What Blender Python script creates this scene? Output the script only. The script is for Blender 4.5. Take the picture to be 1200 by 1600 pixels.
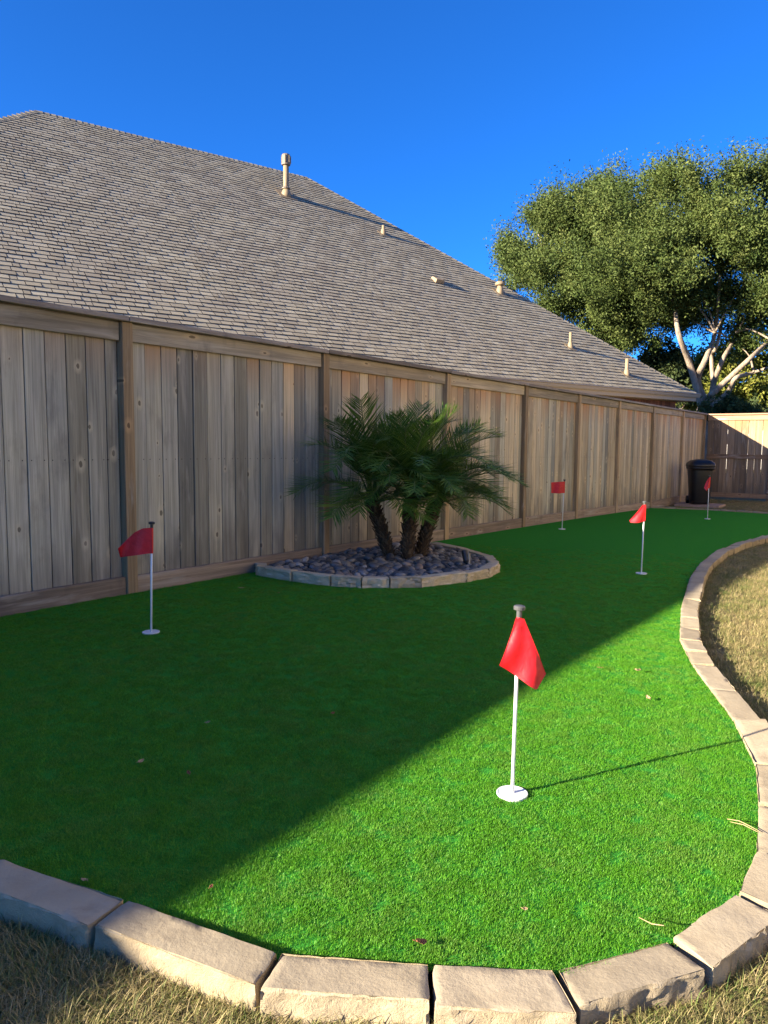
import bpy, math, random
import numpy as np
from mathutils import Vector, Matrix, Euler

# ------------------------------------------------------------------ camera, sky, sun, exposure
scene = bpy.context.scene
for o in list(bpy.data.objects):
    bpy.data.objects.remove(o)
R = math.radians
CAM_H = 1.215
PITCH, ROLL, FPX = 0.0918, 0.008, 1150.0
cam_data = bpy.data.cameras.new('camera')
cam_data.sensor_fit = 'HORIZONTAL'
cam_data.sensor_width = 36.0
cam_data.lens = 36.0 * FPX / 1200.0
cam_data.clip_start = 0.02
cam_data.clip_end = 3000
camera = bpy.data.objects.new('camera', cam_data)
scene.collection.objects.link(camera)
camera.matrix_world = (Matrix.Translation((0, 0, CAM_H)) @ Matrix.Rotation(math.pi / 2 - PITCH, 4, 'X')
                       @ Matrix.Rotation(ROLL, 4, 'Z'))
scene.camera = camera

SUN_AZ = R(64.3)          # horizontal direction the light travels, from +Y towards +X
SUN_EL = R(16.4)
world = bpy.data.worlds.new('World')
scene.world = world
world.use_nodes = True
wn = world.node_tree
for n in list(wn.nodes):
    wn.nodes.remove(n)
sky_n = wn.nodes.new('ShaderNodeTexSky')
sky_n.sky_type = 'NISHITA'
sky_n.sun_disc = False
sky_n.sun_elevation = SUN_EL
sky_n.sun_rotation = SUN_AZ + math.pi
sky_n.altitude = 0
sky_n.air_density = 0.6
sky_n.dust_density = 0.4
sky_n.ozone_density = 10.0
bg = wn.nodes.new('ShaderNodeBackground')
bg.inputs['Strength'].default_value = 0.072
wo = wn.nodes.new('ShaderNodeOutputWorld')
hs = wn.nodes.new('ShaderNodeHueSaturation')
hs.inputs['Saturation'].default_value = 1.04
wn.links.new(sky_n.outputs[0], hs.inputs['Color'])
wn.links.new(hs.outputs[0], bg.inputs[0])
wn.links.new(bg.outputs[0], wo.inputs[0])

sun_data = bpy.data.lights.new('sun', 'SUN')
sun_data.energy = 4.6
sun_data.angle = R(0.53)
sun_data.color = (1.0, 0.87, 0.68)
sun = bpy.data.objects.new('sun', sun_data)
scene.collection.objects.link(sun)
ldir = Vector((math.sin(SUN_AZ) * math.cos(SUN_EL), math.cos(SUN_AZ) * math.cos(SUN_EL), -math.sin(SUN_EL)))
sun.rotation_euler = ldir.to_track_quat('-Z', 'Y').to_euler()
sun.location = (-8, -6, 12)

scene.view_settings.view_transform = 'Standard'
scene.view_settings.look = 'None'
scene.view_settings.exposure = 2.4
scene.view_settings.gamma = 1.0
scene.view_settings.use_curve_mapping = False
scene.render.engine = 'CYCLES'
scene.cycles.max_bounces = 6
scene.cycles.diffuse_bounces = 3
scene.cycles.glossy_bounces = 2
scene.cycles.transmission_bounces = 3
scene.cycles.caustics_reflective = False
scene.cycles.caustics_refractive = False

rng = random.Random(7)
nrg = np.random.default_rng(11)
COL = scene.collection

# ------------------------------------------------------------------ frames of the place
TH = 0.6232               # fence direction, from +Y towards +X
X0 = -5.0846              # fence front plane
U = Vector((math.sin(TH), math.cos(TH), 0))      # along the fence, away from the camera
N = Vector((math.cos(TH), -math.sin(TH), 0))     # from the fence into the yard


def gz(s):
    t = min(max(s - 3.0, 0.0), 15.2)
    return -(0.008 * t + 0.0006 * t * t)


def SP(s, p, dz=0.0):      # along, off the fence -> world, on the ground
    v = U * s + N * (X0 + p)
    return Vector((v.x, v.y, gz(s) + dz))


def to_sp(x, y):
    v = Vector((x, y, 0))
    return v.dot(U), v.dot(N) - X0


def gxy(x, y):
    return gz(x * U.x + y * U.y)


# ------------------------------------------------------------------ mesh helpers
class MB:
    def __init__(self):
        self.v, self.f, self.t, self.m = [], [], [], []

    def quad(self, a, b, c, d, t=0.5, m=0):
        i = len(self.v)
        self.v += [a, b, c, d]
        self.f.append((i, i + 1, i + 2, i + 3)); self.t.append(t); self.m.append(m)

    def poly(self, pts, t=0.5, m=0):
        i = len(self.v)
        self.v += list(pts)
        self.f.append(tuple(range(i, i + len(pts)))); self.t.append(t); self.m.append(m)

    def hexa(self, p, t=0.5, m=0):   # 8 points: bottom 4 ccw, top 4 ccw
        i = len(self.v)
        self.v += [Vector(q) for q in p]
        for q in ((3, 2, 1, 0), (4, 5, 6, 7), (0, 1, 5, 4), (1, 2, 6, 5), (2, 3, 7, 6), (3, 0, 4, 7)):
            self.f.append(tuple(i + k for k in q)); self.t.append(t); self.m.append(m)

    def box(self, x0, x1, y0, y1, z0, z1, t=0.5, m=0):
        self.hexa([(x0, y0, z0), (x1, y0, z0), (x1, y1, z0), (x0, y1, z0),
                   (x0, y0, z1), (x1, y0, z1), (x1, y1, z1), (x0, y1, z1)], t, m)

    def tube(self, pts, rads, seg=8, caps=True, t=0.5, m=0):
        i0 = len(self.v)
        pts = [Vector(p) for p in pts]
        prev = None
        for k, p in enumerate(pts):
            d = (pts[min(k + 1, len(pts) - 1)] - pts[max(k - 1, 0)]).normalized()
            if prev is None:
                a = d.orthogonal().normalized()
            else:
                a = (prev - d * prev.dot(d)).normalized()
            prev = a
            b = d.cross(a)
            r = rads[k] if hasattr(rads, '__len__') else rads
            for q in range(seg):
                w = 2 * math.pi * q / seg
                self.v.append(p + (a * math.cos(w) + b * math.sin(w)) * r)
        for k in range(len(pts) - 1):
            for q in range(seg):
                A = i0 + k * seg + q; B = i0 + k * seg + (q + 1) % seg
                self.f.append((A, B, B + seg, A + seg)); self.t.append(t); self.m.append(m)
        if caps:
            self.f.append(tuple(i0 + q for q in reversed(range(seg)))); self.t.append(t); self.m.append(m)
            e = i0 + (len(pts) - 1) * seg
            self.f.append(tuple(e + q for q in range(seg))); self.t.append(t); self.m.append(m)

    def lathe(self, prof, seg=16, c=(0, 0, 0), t=0.5, m=0):
        i0 = len(self.v); c = Vector(c)
        for r, z in prof:
            for q in range(seg):
                w = 2 * math.pi * q / seg
                self.v.append(c + Vector((r * math.cos(w), r * math.sin(w), z)))
        for k in range(len(prof) - 1):
            for q in range(seg):
                A = i0 + k * seg + q; B = i0 + k * seg + (q + 1) % seg
                self.f.append((A, B, B + seg, A + seg)); self.t.append(t); self.m.append(m)
        self.f.append(tuple(i0 + q for q in reversed(range(seg)))); self.t.append(t); self.m.append(m)
        e = i0 + (len(prof) - 1) * seg
        self.f.append(tuple(e + q for q in range(seg))); self.t.append(t); self.m.append(m)

    def mesh(self, name, mats, smooth=False):
        me = bpy.data.meshes.new(name)
        me.from_pydata([tuple(v) for v in self.v], [], self.f)
        for m in (mats if isinstance(mats, (list, tuple)) else [mats]):
            me.materials.append(m)
        at = me.attributes.new('tint', 'FLOAT', 'FACE')
        at.data.foreach_set('value', self.t)
        me.polygons.foreach_set('material_index', self.m)
        if smooth:
            me.polygons.foreach_set('use_smooth', [True] * len(self.f))
        me.update()
        return me

    def obj(self, name, mats, parent=None, smooth=False, loc=None, rot=None):
        return link(name, self.mesh(name, mats, smooth), parent, loc, rot)


def link(name, me, parent=None, loc=None, rot=None):
    o = bpy.data.objects.new(name, me)
    COL.objects.link(o)
    if parent is not None:
        o.parent = parent
    if loc is not None:
        o.location = loc
    if rot is not None:
        o.rotation_euler = rot
    return o


def empty(name, loc=(0, 0, 0), rot=(0, 0, 0)):
    o = bpy.data.objects.new(name, None)
    o.empty_display_size = 0.1
    COL.objects.link(o)
    o.location = loc
    o.rotation_euler = rot
    return o


def tag(o, label=None, cat=None, group=None, kind=None):
    if label: o['label'] = label
    if cat: o['category'] = cat
    if group: o['group'] = group
    if kind: o['kind'] = kind
    return o


def np_mesh(name, verts, faces, mat, tint=None, smooth=False):
    """verts (n,3), faces (m,k) numpy"""
    me = bpy.data.meshes.new(name)
    nv, (nf, k) = len(verts), faces.shape
    me.vertices.add(nv)
    me.vertices.foreach_set('co', np.ascontiguousarray(verts, dtype=np.float32).ravel())
    me.loops.add(nf * k)
    me.loops.foreach_set('vertex_index', np.ascontiguousarray(faces, dtype=np.int32).ravel())
    me.polygons.add(nf)
    me.polygons.foreach_set('loop_start', np.arange(0, nf * k, k, dtype=np.int32))
    if smooth:
        me.polygons.foreach_set('use_smooth', np.ones(nf, dtype=bool))
    me.materials.append(mat)
    if tint is not None:
        at = me.attributes.new('tint', 'FLOAT', 'FACE')
        at.data.foreach_set('value', np.ascontiguousarray(tint, dtype=np.float32))
    me.update(calc_edges=True)
    return me


# ------------------------------------------------------------------ material helpers
class Mat:
    def __init__(self, name, rough=0.8, spec=0.3):
        self.m = bpy.data.materials.new(name)
        self.m.use_nodes = True
        self.t = self.m.node_tree
        self.b = self.t.nodes['Principled BSDF']
        self.b.inputs['Roughness'].default_value = rough
        self.b.inputs['Specular IOR Level'].default_value = spec

    def n(self, typ, **kw):
        nd = self.t.nodes.new(typ)
        for k, v in kw.items():
            setattr(nd, k, v)
        return nd

    def l(self, a, b):
        self.t.links.new(a, b)

    def _set(self, sock, v):
        if hasattr(v, 'is_output') or hasattr(v, 'links'):
            self.l(v, sock)
        else:
            sock.default_value = v

    def math(self, op, a, b=0.0, c=None, clamp=False):
        nd = self.n('ShaderNodeMath', operation=op, use_clamp=clamp)
        self._set(nd.inputs[0], a); self._set(nd.inputs[1], b)
        if c is not None: self._set(nd.inputs[2], c)
        return nd.outputs[0]

    def mix(self, f, a, b, blend='MIX'):
        nd = self.n('ShaderNodeMix', data_type='RGBA', blend_type=blend)
        self._set(nd.inputs['Factor'], f)
        for s, v in ((nd.inputs[6], a), (nd.inputs[7], b)):
            if isinstance(v, (tuple, list)):
                s.default_value = (*v, 1) if len(v) == 3 else v
            else:
                self.l(v, s)
        return nd.outputs[2]

    def noise(self, vec=None, scale=5, detail=4, rough=0.55, dist=0.0):
        nd = self.n('ShaderNodeTexNoise')
        nd.inputs['Scale'].default_value = scale
        nd.inputs['Detail'].default_value = detail
        nd.inputs['Roughness'].default_value = rough
        nd.inputs['Distortion'].default_value = dist
        if vec is not None: self.l(vec, nd.inputs['Vector'])
        return nd.outputs['Fac']

    def ramp(self, f, stops):
        nd = self.n('ShaderNodeValToRGB')
        e = nd.color_ramp.elements
        while len(e) < len(stops): e.new(0.5)
        for el, (p, c) in zip(e, stops):
            el.position = p
            el.color = (*c, 1) if isinstance(c, (tuple, list)) else (c, c, c, 1)
        self.l(f, nd.inputs[0])
        return nd.outputs[0]

    def mapr(self, v, a, b, c=0.0, d=1.0):
        nd = self.n('ShaderNodeMapRange')
        self._set(nd.inputs[0], v)
        for i, q in enumerate((a, b, c, d)): self._set(nd.inputs[1 + i], q)
        return nd.outputs[0]

    def obj_co(self):
        return self.n('ShaderNodeTexCoord').outputs['Object']

    def pos(self):
        return self.n('ShaderNodeNewGeometry').outputs['Position']

    def rand(self):
        return self.n('ShaderNodeObjectInfo').outputs['Random']

    def tint(self, name='tint'):
        nd = self.n('ShaderNodeAttribute', attribute_name=name)
        return nd.outputs['Fac']

    def vmul(self, v, k):
        nd = self.n('ShaderNodeVectorMath', operation='MULTIPLY')
        self.l(v, nd.inputs[0]); nd.inputs[1].default_value = k
        return nd.outputs[0]

    def vadd_rand(self, v, k=(37.0, 11.0, 53.0)):
        r = self.rand()
        cb = self.n('ShaderNodeCombineXYZ')
        for i in range(3): self.l(self.math('MULTIPLY', r, k[i]), cb.inputs[i])
        nd = self.n('ShaderNodeVectorMath', operation='ADD')
        self.l(v, nd.inputs[0]); self.l(cb.outputs[0], nd.inputs[1])
        return nd.outputs[0]

    def sep(self, v):
        nd = self.n('ShaderNodeSeparateXYZ'); self.l(v, nd.inputs[0])
        return nd.outputs

    def col(self, c):
        if isinstance(c, (tuple, list)): self.b.inputs['Base Color'].default_value = (*c[:3], 1)
        else: self.l(c, self.b.inputs['Base Color'])
        return self

    def bump(self, h, strength=0.3, dist=0.01):
        nd = self.n('ShaderNodeBump')
        nd.inputs['Strength'].default_value = strength
        nd.inputs['Distance'].default_value = dist
        self.l(h, nd.inputs['Height'])
        self.l(nd.outputs[0], self.b.inputs['Normal'])
        return self


def wood(name, grey, tan, axis='Z', tone=(0.0, 1.0), top_h=None, rust=(0.34, 0.17, 0.07), sat=1.0):
    M = Mat(name, 0.85, 0.2)
    co = M.obj_co()
    c2 = M.vadd_rand(co)
    if axis == 'Z': st, st2, kn, big = (34, 34, 0.8), (170, 170, 2.2), (6.2, 0.0, 3.6), (5, 5, 1.2)
    else: st, st2, kn, big = (0.9, 26, 26), (2.2, 130, 130), (2.2, 0.0, 6.5), (1.2, 5, 5)
    g1 = M.noise(M.vmul(c2, st), 1, 6, 0.62, 0.9)
    g2 = M.noise(M.vmul(c2, st2), 1, 4, 0.65, 0.3)
    bg_ = M.noise(M.vmul(c2, big), 1, 3, 0.5, 0.4)
    rnd = M.rand()
    r2 = M.math('FRACT', M.math('MULTIPLY', rnd, 17.3))
    f = M.math('ADD', M.math('MULTIPLY', r2, 0.62), M.math('MULTIPLY', M.math('SUBTRACT', bg_, 0.5), 1.5))
    f = M.math('ADD', f, 0.16, clamp=True)
    f = M.mapr(f, 0, 1, tone[0], tone[1])
    base = M.mix(f, grey, tan)
    # annual rings / streaks
    s = M.mapr(g1, 0.30, 0.70, 0.68, 1.30)
    base = M.mix(1.0, base, M.mix(0.0, s, s), 'MULTIPLY') if False else base
    vm = M.n('ShaderNodeVectorMath', operation='SCALE')
    M.l(base, vm.inputs[0]); M.l(s, vm.inputs['Scale'])
    base = vm.outputs[0]
    vm2 = M.n('ShaderNodeVectorMath', operation='SCALE')
    M.l(base, vm2.inputs[0]); M.l(M.mapr(g2, 0.3, 0.7, 0.80, 1.16), vm2.inputs['Scale'])
    base = vm2.outputs[0]
    vm3 = M.n('ShaderNodeVectorMath', operation='SCALE')
    M.l(base, vm3.inputs[0]); M.l(M.mapr(M.math('FRACT', M.math('MULTIPLY', rnd, 91.7)), 0, 1, 0.64, 1.26), vm3.inputs['Scale'])
    base = vm3.outputs[0]
    # knots
    kd = M.n('ShaderNodeTexVoronoi', feature='F1', voronoi_dimensions='2D')
    kd.inputs['Scale'].default_value = 1.0
    kd.inputs['Randomness'].default_value = 0.9
    wob = M.n('ShaderNodeVectorMath', operation='ADD')
    sx = M.sep(M.vmul(c2, kn))
    kc = M.n('ShaderNodeCombineXYZ'); M.l(sx[0], kc.inputs[0]); M.l(sx[2], kc.inputs[1])
    M.l(kc.outputs[0], wob.inputs[0])
    wn2 = M.n('ShaderNodeTexNoise'); wn2.inputs['Scale'].default_value = 30; M.l(c2, wn2.inputs['Vector'])
    sc = M.n('ShaderNodeVectorMath', operation='SCALE'); sc.inputs['Scale'].default_value = 0.06
    M.l(wn2.outputs['Color'], sc.inputs[0]); M.l(sc.outputs[0], wob.inputs[1])
    M.l(wob.outputs[0], kd.inputs['Vector'])
    keep = M.math('GREATER_THAN', M.sep(kd.outputs['Color'])[0], 0.66)
    kr = M.mapr(M.sep(kd.outputs['Color'])[1], 0, 1, 0.035, 0.10)
    core = M.math('MULTIPLY', keep, M.mapr(M.math('DIVIDE', kd.outputs['Distance'], kr), 0.75, 1.1, 1, 0))
    halo = M.math('MULTIPLY', keep, M.mapr(M.math('DIVIDE', kd.outputs['Distance'], kr), 1.0, 3.2, 0.8, 0))
    halo = M.math('MULTIPLY', halo, M.mapr(g2, 0.3, 0.7, 0.5, 1.2))
    base = M.mix(M.math('MULTIPLY', halo, 0.9, clamp=True), base, (tan[0] * 1.3, tan[1] * 1.25, tan[2] * 1.2))
    base = M.mix(M.math('MULTIPLY', core, 0.72, clamp=True), base, (0.035, 0.024, 0.018))
    wl = M.mapr(M.noise(M.vmul(c2, (9, 9, 1.1)) if axis == 'Z' else M.vmul(c2, (1.1, 9, 9)), 1, 4, 0.6, 0.6), 0.55, 0.72, 0, 0.5)
    base = M.mix(wl, base, (0.46, 0.42, 0.35))
    # dark mildew blotches
    md = M.mapr(M.noise(M.vmul(c2, (4, 4, 1.6)), 1, 5, 0.6), 0.58, 0.74, 0, 0.45)
    base = M.mix(md, base, (0.07, 0.062, 0.055))
    if top_h:
        z = M.sep(co)[2]
        edge = M.math('ADD', z, M.math('MULTIPLY', M.math('SUBTRACT', g1, 0.5), 0.35))
        tm = M.math('MULTIPLY', M.mapr(edge, top_h - 0.48, top_h - 0.14, 0, 0.62),
                    M.mapr(M.math('FRACT', M.math('MULTIPLY', rnd, 47.1)), 0.15, 0.9, 0.1, 1.0))
        base = M.mix(tm, base, rust)
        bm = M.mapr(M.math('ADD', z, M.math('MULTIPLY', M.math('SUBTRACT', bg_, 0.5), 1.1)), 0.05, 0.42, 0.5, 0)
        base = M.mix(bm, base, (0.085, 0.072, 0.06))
        # two nail heads at mid height
        x = M.sep(co)[0]
        nx = M.math('SUBTRACT', M.math('ABSOLUTE', x), 0.048)
        nz = M.math('SUBTRACT', z, 1.02)
        d2 = M.math('ADD', M.math('MULTIPLY', nx, nx), M.math('MULTIPLY', nz, nz))
        base = M.mix(M.math('LESS_THAN', d2, 0.0045 ** 2), base, (0.05, 0.04, 0.035))
    M.col(base)
    hh = M.math('ADD', M.math('MULTIPLY', g1, 0.6), M.math('MULTIPLY', g2, 0.5))
    M.bump(hh, 0.35, 0.004)
    return M.m


BOARD_H = 2.10
m_board = wood('weathered cedar board', (0.36, 0.315, 0.23), (0.56, 0.44, 0.265), 'Z', (0.0, 1.0), BOARD_H, (0.42, 0.17, 0.055))
m_board_grey = wood('grey cedar board', (0.265, 0.26, 0.22), (0.42, 0.38, 0.27), 'Z', (0.0, 1.0), BOARD_H, (0.34, 0.17, 0.07))
m_post = wood('treated pine post', (0.31, 0.225, 0.13), (0.40, 0.27, 0.14), 'Z', (0.2, 0.9))
m_rail = wood('weathered trim board', (0.29, 0.25, 0.185), (0.41, 0.325, 0.21), 'X', (0.0, 0.9))
m_cap = wood('weathered cap board', (0.20, 0.175, 0.15), (0.27, 0.215, 0.165), 'X', (0.0, 0.7))
m_kick = wood('rot board', (0.20, 0.16, 0.12), (0.30, 0.22, 0.15), 'X', (0.1, 1.0))
m_board2 = wood('newer cedar board', (0.22, 0.165, 0.11), (0.30, 0.21, 0.125), 'Z', (0.1, 0.9), BOARD_H)
m_rail2 = wood('newer trim board', (0.25, 0.17, 0.105), (0.32, 0.20, 0.115), 'X', (0.1, 0.9))
m_cap2 = wood('newer cap board', (0.24, 0.16, 0.105), (0.30, 0.19, 0.115), 'X', (0.1, 0.9))


def mk_limestone(name='limestone', k=1.0):
    M = Mat(name, 0.9, 0.15)
    co = M.vadd_rand(M.obj_co())
    a = M.noise(co, 7, 5, 0.6, 0.4)
    b = M.noise(co, 55, 5, 0.7)
    c = M.noise(co, 2.5, 3, 0.5)
    base = M.mix(M.mapr(a, 0.35, 0.7), (0.37 * k, 0.29 * k, 0.175 * k), (0.47 * k, 0.385 * k, 0.245 * k))
    base = M.mix(M.mapr(c, 0.45, 0.72, 0, 0.6), base, (0.36 * k, 0.29 * k, 0.20 * k))
    base = M.mix(M.mapr(b, 0.58, 0.76, 0, 0.5), base, (0.20, 0.145, 0.085))
    base = M.mix(M.mapr(M.noise(co, 14, 4, 0.65, 1.2), 0.64, 0.76, 0, 0.45), base, (0.30, 0.18, 0.08))
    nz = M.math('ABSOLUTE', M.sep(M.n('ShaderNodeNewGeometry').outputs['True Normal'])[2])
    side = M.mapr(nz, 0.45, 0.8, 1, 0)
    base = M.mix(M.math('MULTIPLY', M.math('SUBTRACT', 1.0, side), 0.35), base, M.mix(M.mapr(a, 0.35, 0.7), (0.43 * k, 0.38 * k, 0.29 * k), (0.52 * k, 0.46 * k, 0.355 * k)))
    base = M.mix(M.mapr(M.noise(co, 3.5, 6, 0.7, 0.3), 0.56, 0.70, 0, 0.5), base, (0.17, 0.135, 0.095))
    hv = M.n('ShaderNodeVectorMath', operation='SCALE')
    M.l(base, hv.inputs[0]); M.l(M.mapr(M.rand(), 0, 1, 0.86, 1.1), hv.inputs['Scale'])
    M.col(hv.outputs[0])
    rock = M.noise(co, 30, 6, 0.75, 0.6)
    h = M.math('ADD', M.math('MULTIPLY', a, 0.7), M.math('MULTIPLY', b, 0.6))
    h = M.math('ADD', h, M.math('MULTIPLY', side, M.math('MULTIPLY', rock, 4.5)))
    M.bump(h, 0.5, 0.007)
    return M.m


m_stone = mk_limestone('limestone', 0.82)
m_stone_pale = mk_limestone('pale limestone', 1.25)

# turf: base sheet and blades
def mk_turf(name, blades):
    M = Mat(name, 0.45 if blades else 0.9, 0.18 if blades else 0.0)
    p = M.pos()
    big = M.noise(p, 1.6, 4, 0.6, 0.3)
    streak = M.noise(M.vmul(p, (5.0, 7.0, 1.0)), 1, 5, 0.65, 0.6)
    dark, lite, dull = (0.046, 0.190, 0.013), (0.132, 0.365, 0.017), (0.185, 0.310, 0.050)
    if blades:
        t = M.tint()
        base = M.mix(t, dark, lite)
        base = M.mix(M.math('MULTIPLY', M.mapr(M.math('ADD', M.math('MULTIPLY', streak, 0.6), M.math('MULTIPLY', big, 0.4)), 0.47, 0.63, 0, 0.75), t), base, dull)
        hv = M.n('ShaderNodeVectorMath', operation='SCALE')
        M.l(base, hv.inputs[0]); M.l(M.mapr(M.rand(), 0, 1, 0.8, 1.2), hv.inputs['Scale'])
        M.col(hv.outputs[0])
        M.b.inputs['Subsurface Weight'].default_value = 0.0
        tr = M.n('ShaderNodeBsdfTranslucent'); M.l(hv.outputs[0], tr.inputs[0])
        mx = M.n('ShaderNodeMixShader'); mx.inputs[0].default_value = 0.25
        out = M.t.nodes['Material Output']
        M.l(M.b.outputs[0], mx.inputs[1]); M.l(tr.outputs[0], mx.inputs[2]); M.l(mx.outputs[0], out.inputs[0])
    else:
        fine = M.noise(p, 150, 3, 0.7)
        mid = M.noise(p, 45, 4, 0.7)
        base = M.mix(M.mapr(fine, 0.3, 0.7), (0.026, 0.165, 0.022), (0.064, 0.320, 0.040))
        base = M.mix(M.mapr(M.math('ADD', M.math('MULTIPLY', streak, 0.6), M.math('MULTIPLY', big, 0.4)), 0.50, 0.66, 0, 0.30), base, (0.065, 0.21, 0.04))
        M.col(base)
        M.bump(M.math('ADD', fine, M.math('MULTIPLY', mid, 0.6)), 0.9, 0.012)
    return M.m


m_turf = mk_turf('turf backing', False)
m_turf_blade = mk_turf('turf blade', True)


def mk_lawn_blade():
    M = Mat('dormant grass blade', 0.6, 0.25)
    p = M.pos()
    t = M.tint()
    patch = M.noise(p, 3.2, 4, 0.6, 0.5)
    tt = M.math('ADD', t, M.mapr(patch, 0.35, 0.68, -0.30, 0.22), clamp=True)
    c = M.ramp(tt, [(0.0, (0.44, 0.355, 0.18)), (0.34, (0.31, 0.255, 0.11)), (0.60, (0.20, 0.205, 0.065)), (1.0, (0.080, 0.145, 0.028))])
    hv = M.n('ShaderNodeVectorMath', operation='SCALE')
    M.l(c, hv.inputs[0]); M.l(M.mapr(M.rand(), 0, 1, 0.75, 1.15), hv.inputs['Scale'])
    M.col(hv.outputs[0])
    tr = M.n('ShaderNodeBsdfTranslucent'); M.l(hv.outputs[0], tr.inputs[0])
    mx = M.n('ShaderNodeMixShader'); mx.inputs[0].default_value = 0.25
    M.l(M.b.outputs[0], mx.inputs[1]); M.l(tr.outputs[0], mx.inputs[2])
    M.l(mx.outputs[0], M.t.nodes['Material Output'].inputs[0])
    return M.m


m_lawn_blade = mk_lawn_blade()
M = Mat('lawn soil and thatch', 0.95, 0.1)
p_ = M.pos()
M.col(M.mix(M.mapr(M.noise(p_, 60, 5, 0.7), 0.3, 0.7), (0.075, 0.055, 0.032),
            M.mix(M.mapr(M.noise(p_, 3, 4, 0.6), 0.4, 0.65), (0.33, 0.26, 0.13), (0.19, 0.19, 0.07))))
M.bump(M.noise(p_, 80, 5, 0.7), 0.8, 0.02)
m_soil = M.m

M = Mat('roof shingle', 0.9, 0.15)
t_ = M.tint()
p_ = M.pos()
gr = M.noise(p_, 260, 2, 0.8)
bl = M.noise(p_, 0.9, 3, 0.5)
c_ = M.ramp(t_, [(0.0, (0.22, 0.18, 0.12)), (0.4, (0.345, 0.295, 0.195)), (0.75, (0.435, 0.375, 0.25)), (1.0, (0.515, 0.45, 0.305))])
c_ = M.mix(M.mapr(gr, 0.35, 0.65, 0, 0.35), c_, (0.16, 0.125, 0.10))
c_ = M.mix(M.mapr(bl, 0.35, 0.7, 0, 0.22), c_, (0.25, 0.20, 0.165))
M.col(c_)
M.bump(gr, 0.3, 0.004)
m_shingle = M.m
m_deck = Mat('roof underlay', 0.95, 0.05).col((0.045, 0.042, 0.045)).m

M = Mat('brick', 0.9, 0.15)
bt = M.n('ShaderNodeTexBrick')
bt.inputs['Color1'].default_value = (0.19, 0.085, 0.055, 1)
bt.inputs['Color2'].default_value = (0.12, 0.06, 0.045, 1)
bt.inputs['Mortar'].default_value = (0.36, 0.32, 0.27, 1)
bt.inputs['Scale'].default_value = 1.0
bt.inputs['Mortar Size'].default_value = 0.012
bt.inputs['Brick Width'].default_value = 0.21
bt.inputs['Row Height'].default_value = 0.075
oc = M.sep(M.obj_co())
cb = M.n('ShaderNodeCombineXYZ'); M.l(oc[0], cb.inputs[0]); M.l(oc[2], cb.inputs[1])
M.l(cb.outputs[0], bt.inputs['Vector'])
M.col(bt.outputs['Color'])
m_brick = M.m
m_gutter = Mat('painted gutter', 0.5, 0.4).col((0.30, 0.26, 0.20)).m
m_soffit = Mat('painted soffit', 0.7, 0.2).col((0.36, 0.30, 0.21)).m
M = Mat('painted vent pipe', 0.6, 0.3)
M.col(M.mix(M.mapr(M.noise(M.obj_co(), 14, 4, 0.6), 0.35, 0.7), (0.21, 0.155, 0.09), (0.27, 0.205, 0.125)))
m_vent = M.m
m_ventdark = Mat('dark vent cap', 0.5, 0.4).col((0.16, 0.125, 0.09)).m

M = Mat('white fibreglass', 0.25, 0.5)
M.col(M.mix(M.mapr(M.noise(M.obj_co(), 30, 4, 0.6), 0.5, 0.75, 0, 0.25), (0.70, 0.70, 0.69), (0.55, 0.54, 0.51)))
m_white = M.m
M = Mat('black rubber knob', 0.35, 0.5)
m_knob = M.col((0.02, 0.02, 0.022)).m


def mk_flag():
    M = Mat('red nylon', 0.42, 0.5)
    co = M.obj_co()
    uv = M.n('ShaderNodeUVMap')
    weave = M.noise(co, 260, 3, 0.6)
    cr = M.noise(co, 22, 4, 0.55, 0.8)
    base = M.mix(M.mapr(cr, 0.3, 0.7), (0.58, 0.008, 0.012), (0.74, 0.016, 0.022))
    M.col(base)
    M.bump(M.math('ADD', M.math('MULTIPLY', cr, 1.0), M.math('MULTIPLY', weave, 0.12)), 0.35, 0.008)
    tr = M.n('ShaderNodeBsdfTranslucent'); M.l(base, tr.inputs[0])
    mx = M.n('ShaderNodeMixShader'); mx.inputs[0].default_value = 0.2
    M.l(M.b.outputs[0], mx.inputs[1]); M.l(tr.outputs[0], mx.inputs[2])
    M.l(mx.outputs[0], M.t.nodes['Material Output'].inputs[0])
    return M.m


m_flag = mk_flag()


def mk_leaf(name, a, b, c, trans=0.25, rough=0.6, spec=0.12):
    M = Mat(name, rough, spec)
    t = M.tint()
    col = M.ramp(t, [(0, a), (0.5, b), (1, c)])
    M.col(col)
    tr = M.n('ShaderNodeBsdfTranslucent'); M.l(col, tr.inputs[0])
    mx = M.n('ShaderNodeMixShader'); mx.inputs[0].default_value = trans
    M.l(M.b.outputs[0], mx.inputs[1]); M.l(tr.outputs[0], mx.inputs[2])
    M.l(mx.outputs[0], M.t.nodes['Material Output'].inputs[0])
    return M.m


m_oak = mk_leaf('oak leaf', (0.040, 0.066, 0.016), (0.080, 0.110, 0.028), (0.138, 0.160, 0.045))
m_bush_y = mk_leaf('yellow green leaf', (0.09, 0.12, 0.02), (0.19, 0.21, 0.04), (0.30, 0.28, 0.06), 0.35)
m_bush_d = mk_leaf('dark green leaf', (0.03, 0.05, 0.02), (0.06, 0.085, 0.03), (0.10, 0.12, 0.04))
m_palm = mk_leaf('palm leaflet', (0.036, 0.095, 0.016), (0.090, 0.180, 0.026), (0.200, 0.280, 0.040), 0.3, 0.4, 0.35)
m_rachis = Mat('palm leaf stalk', 0.5, 0.3).col((0.10, 0.13, 0.045)).m

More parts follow.
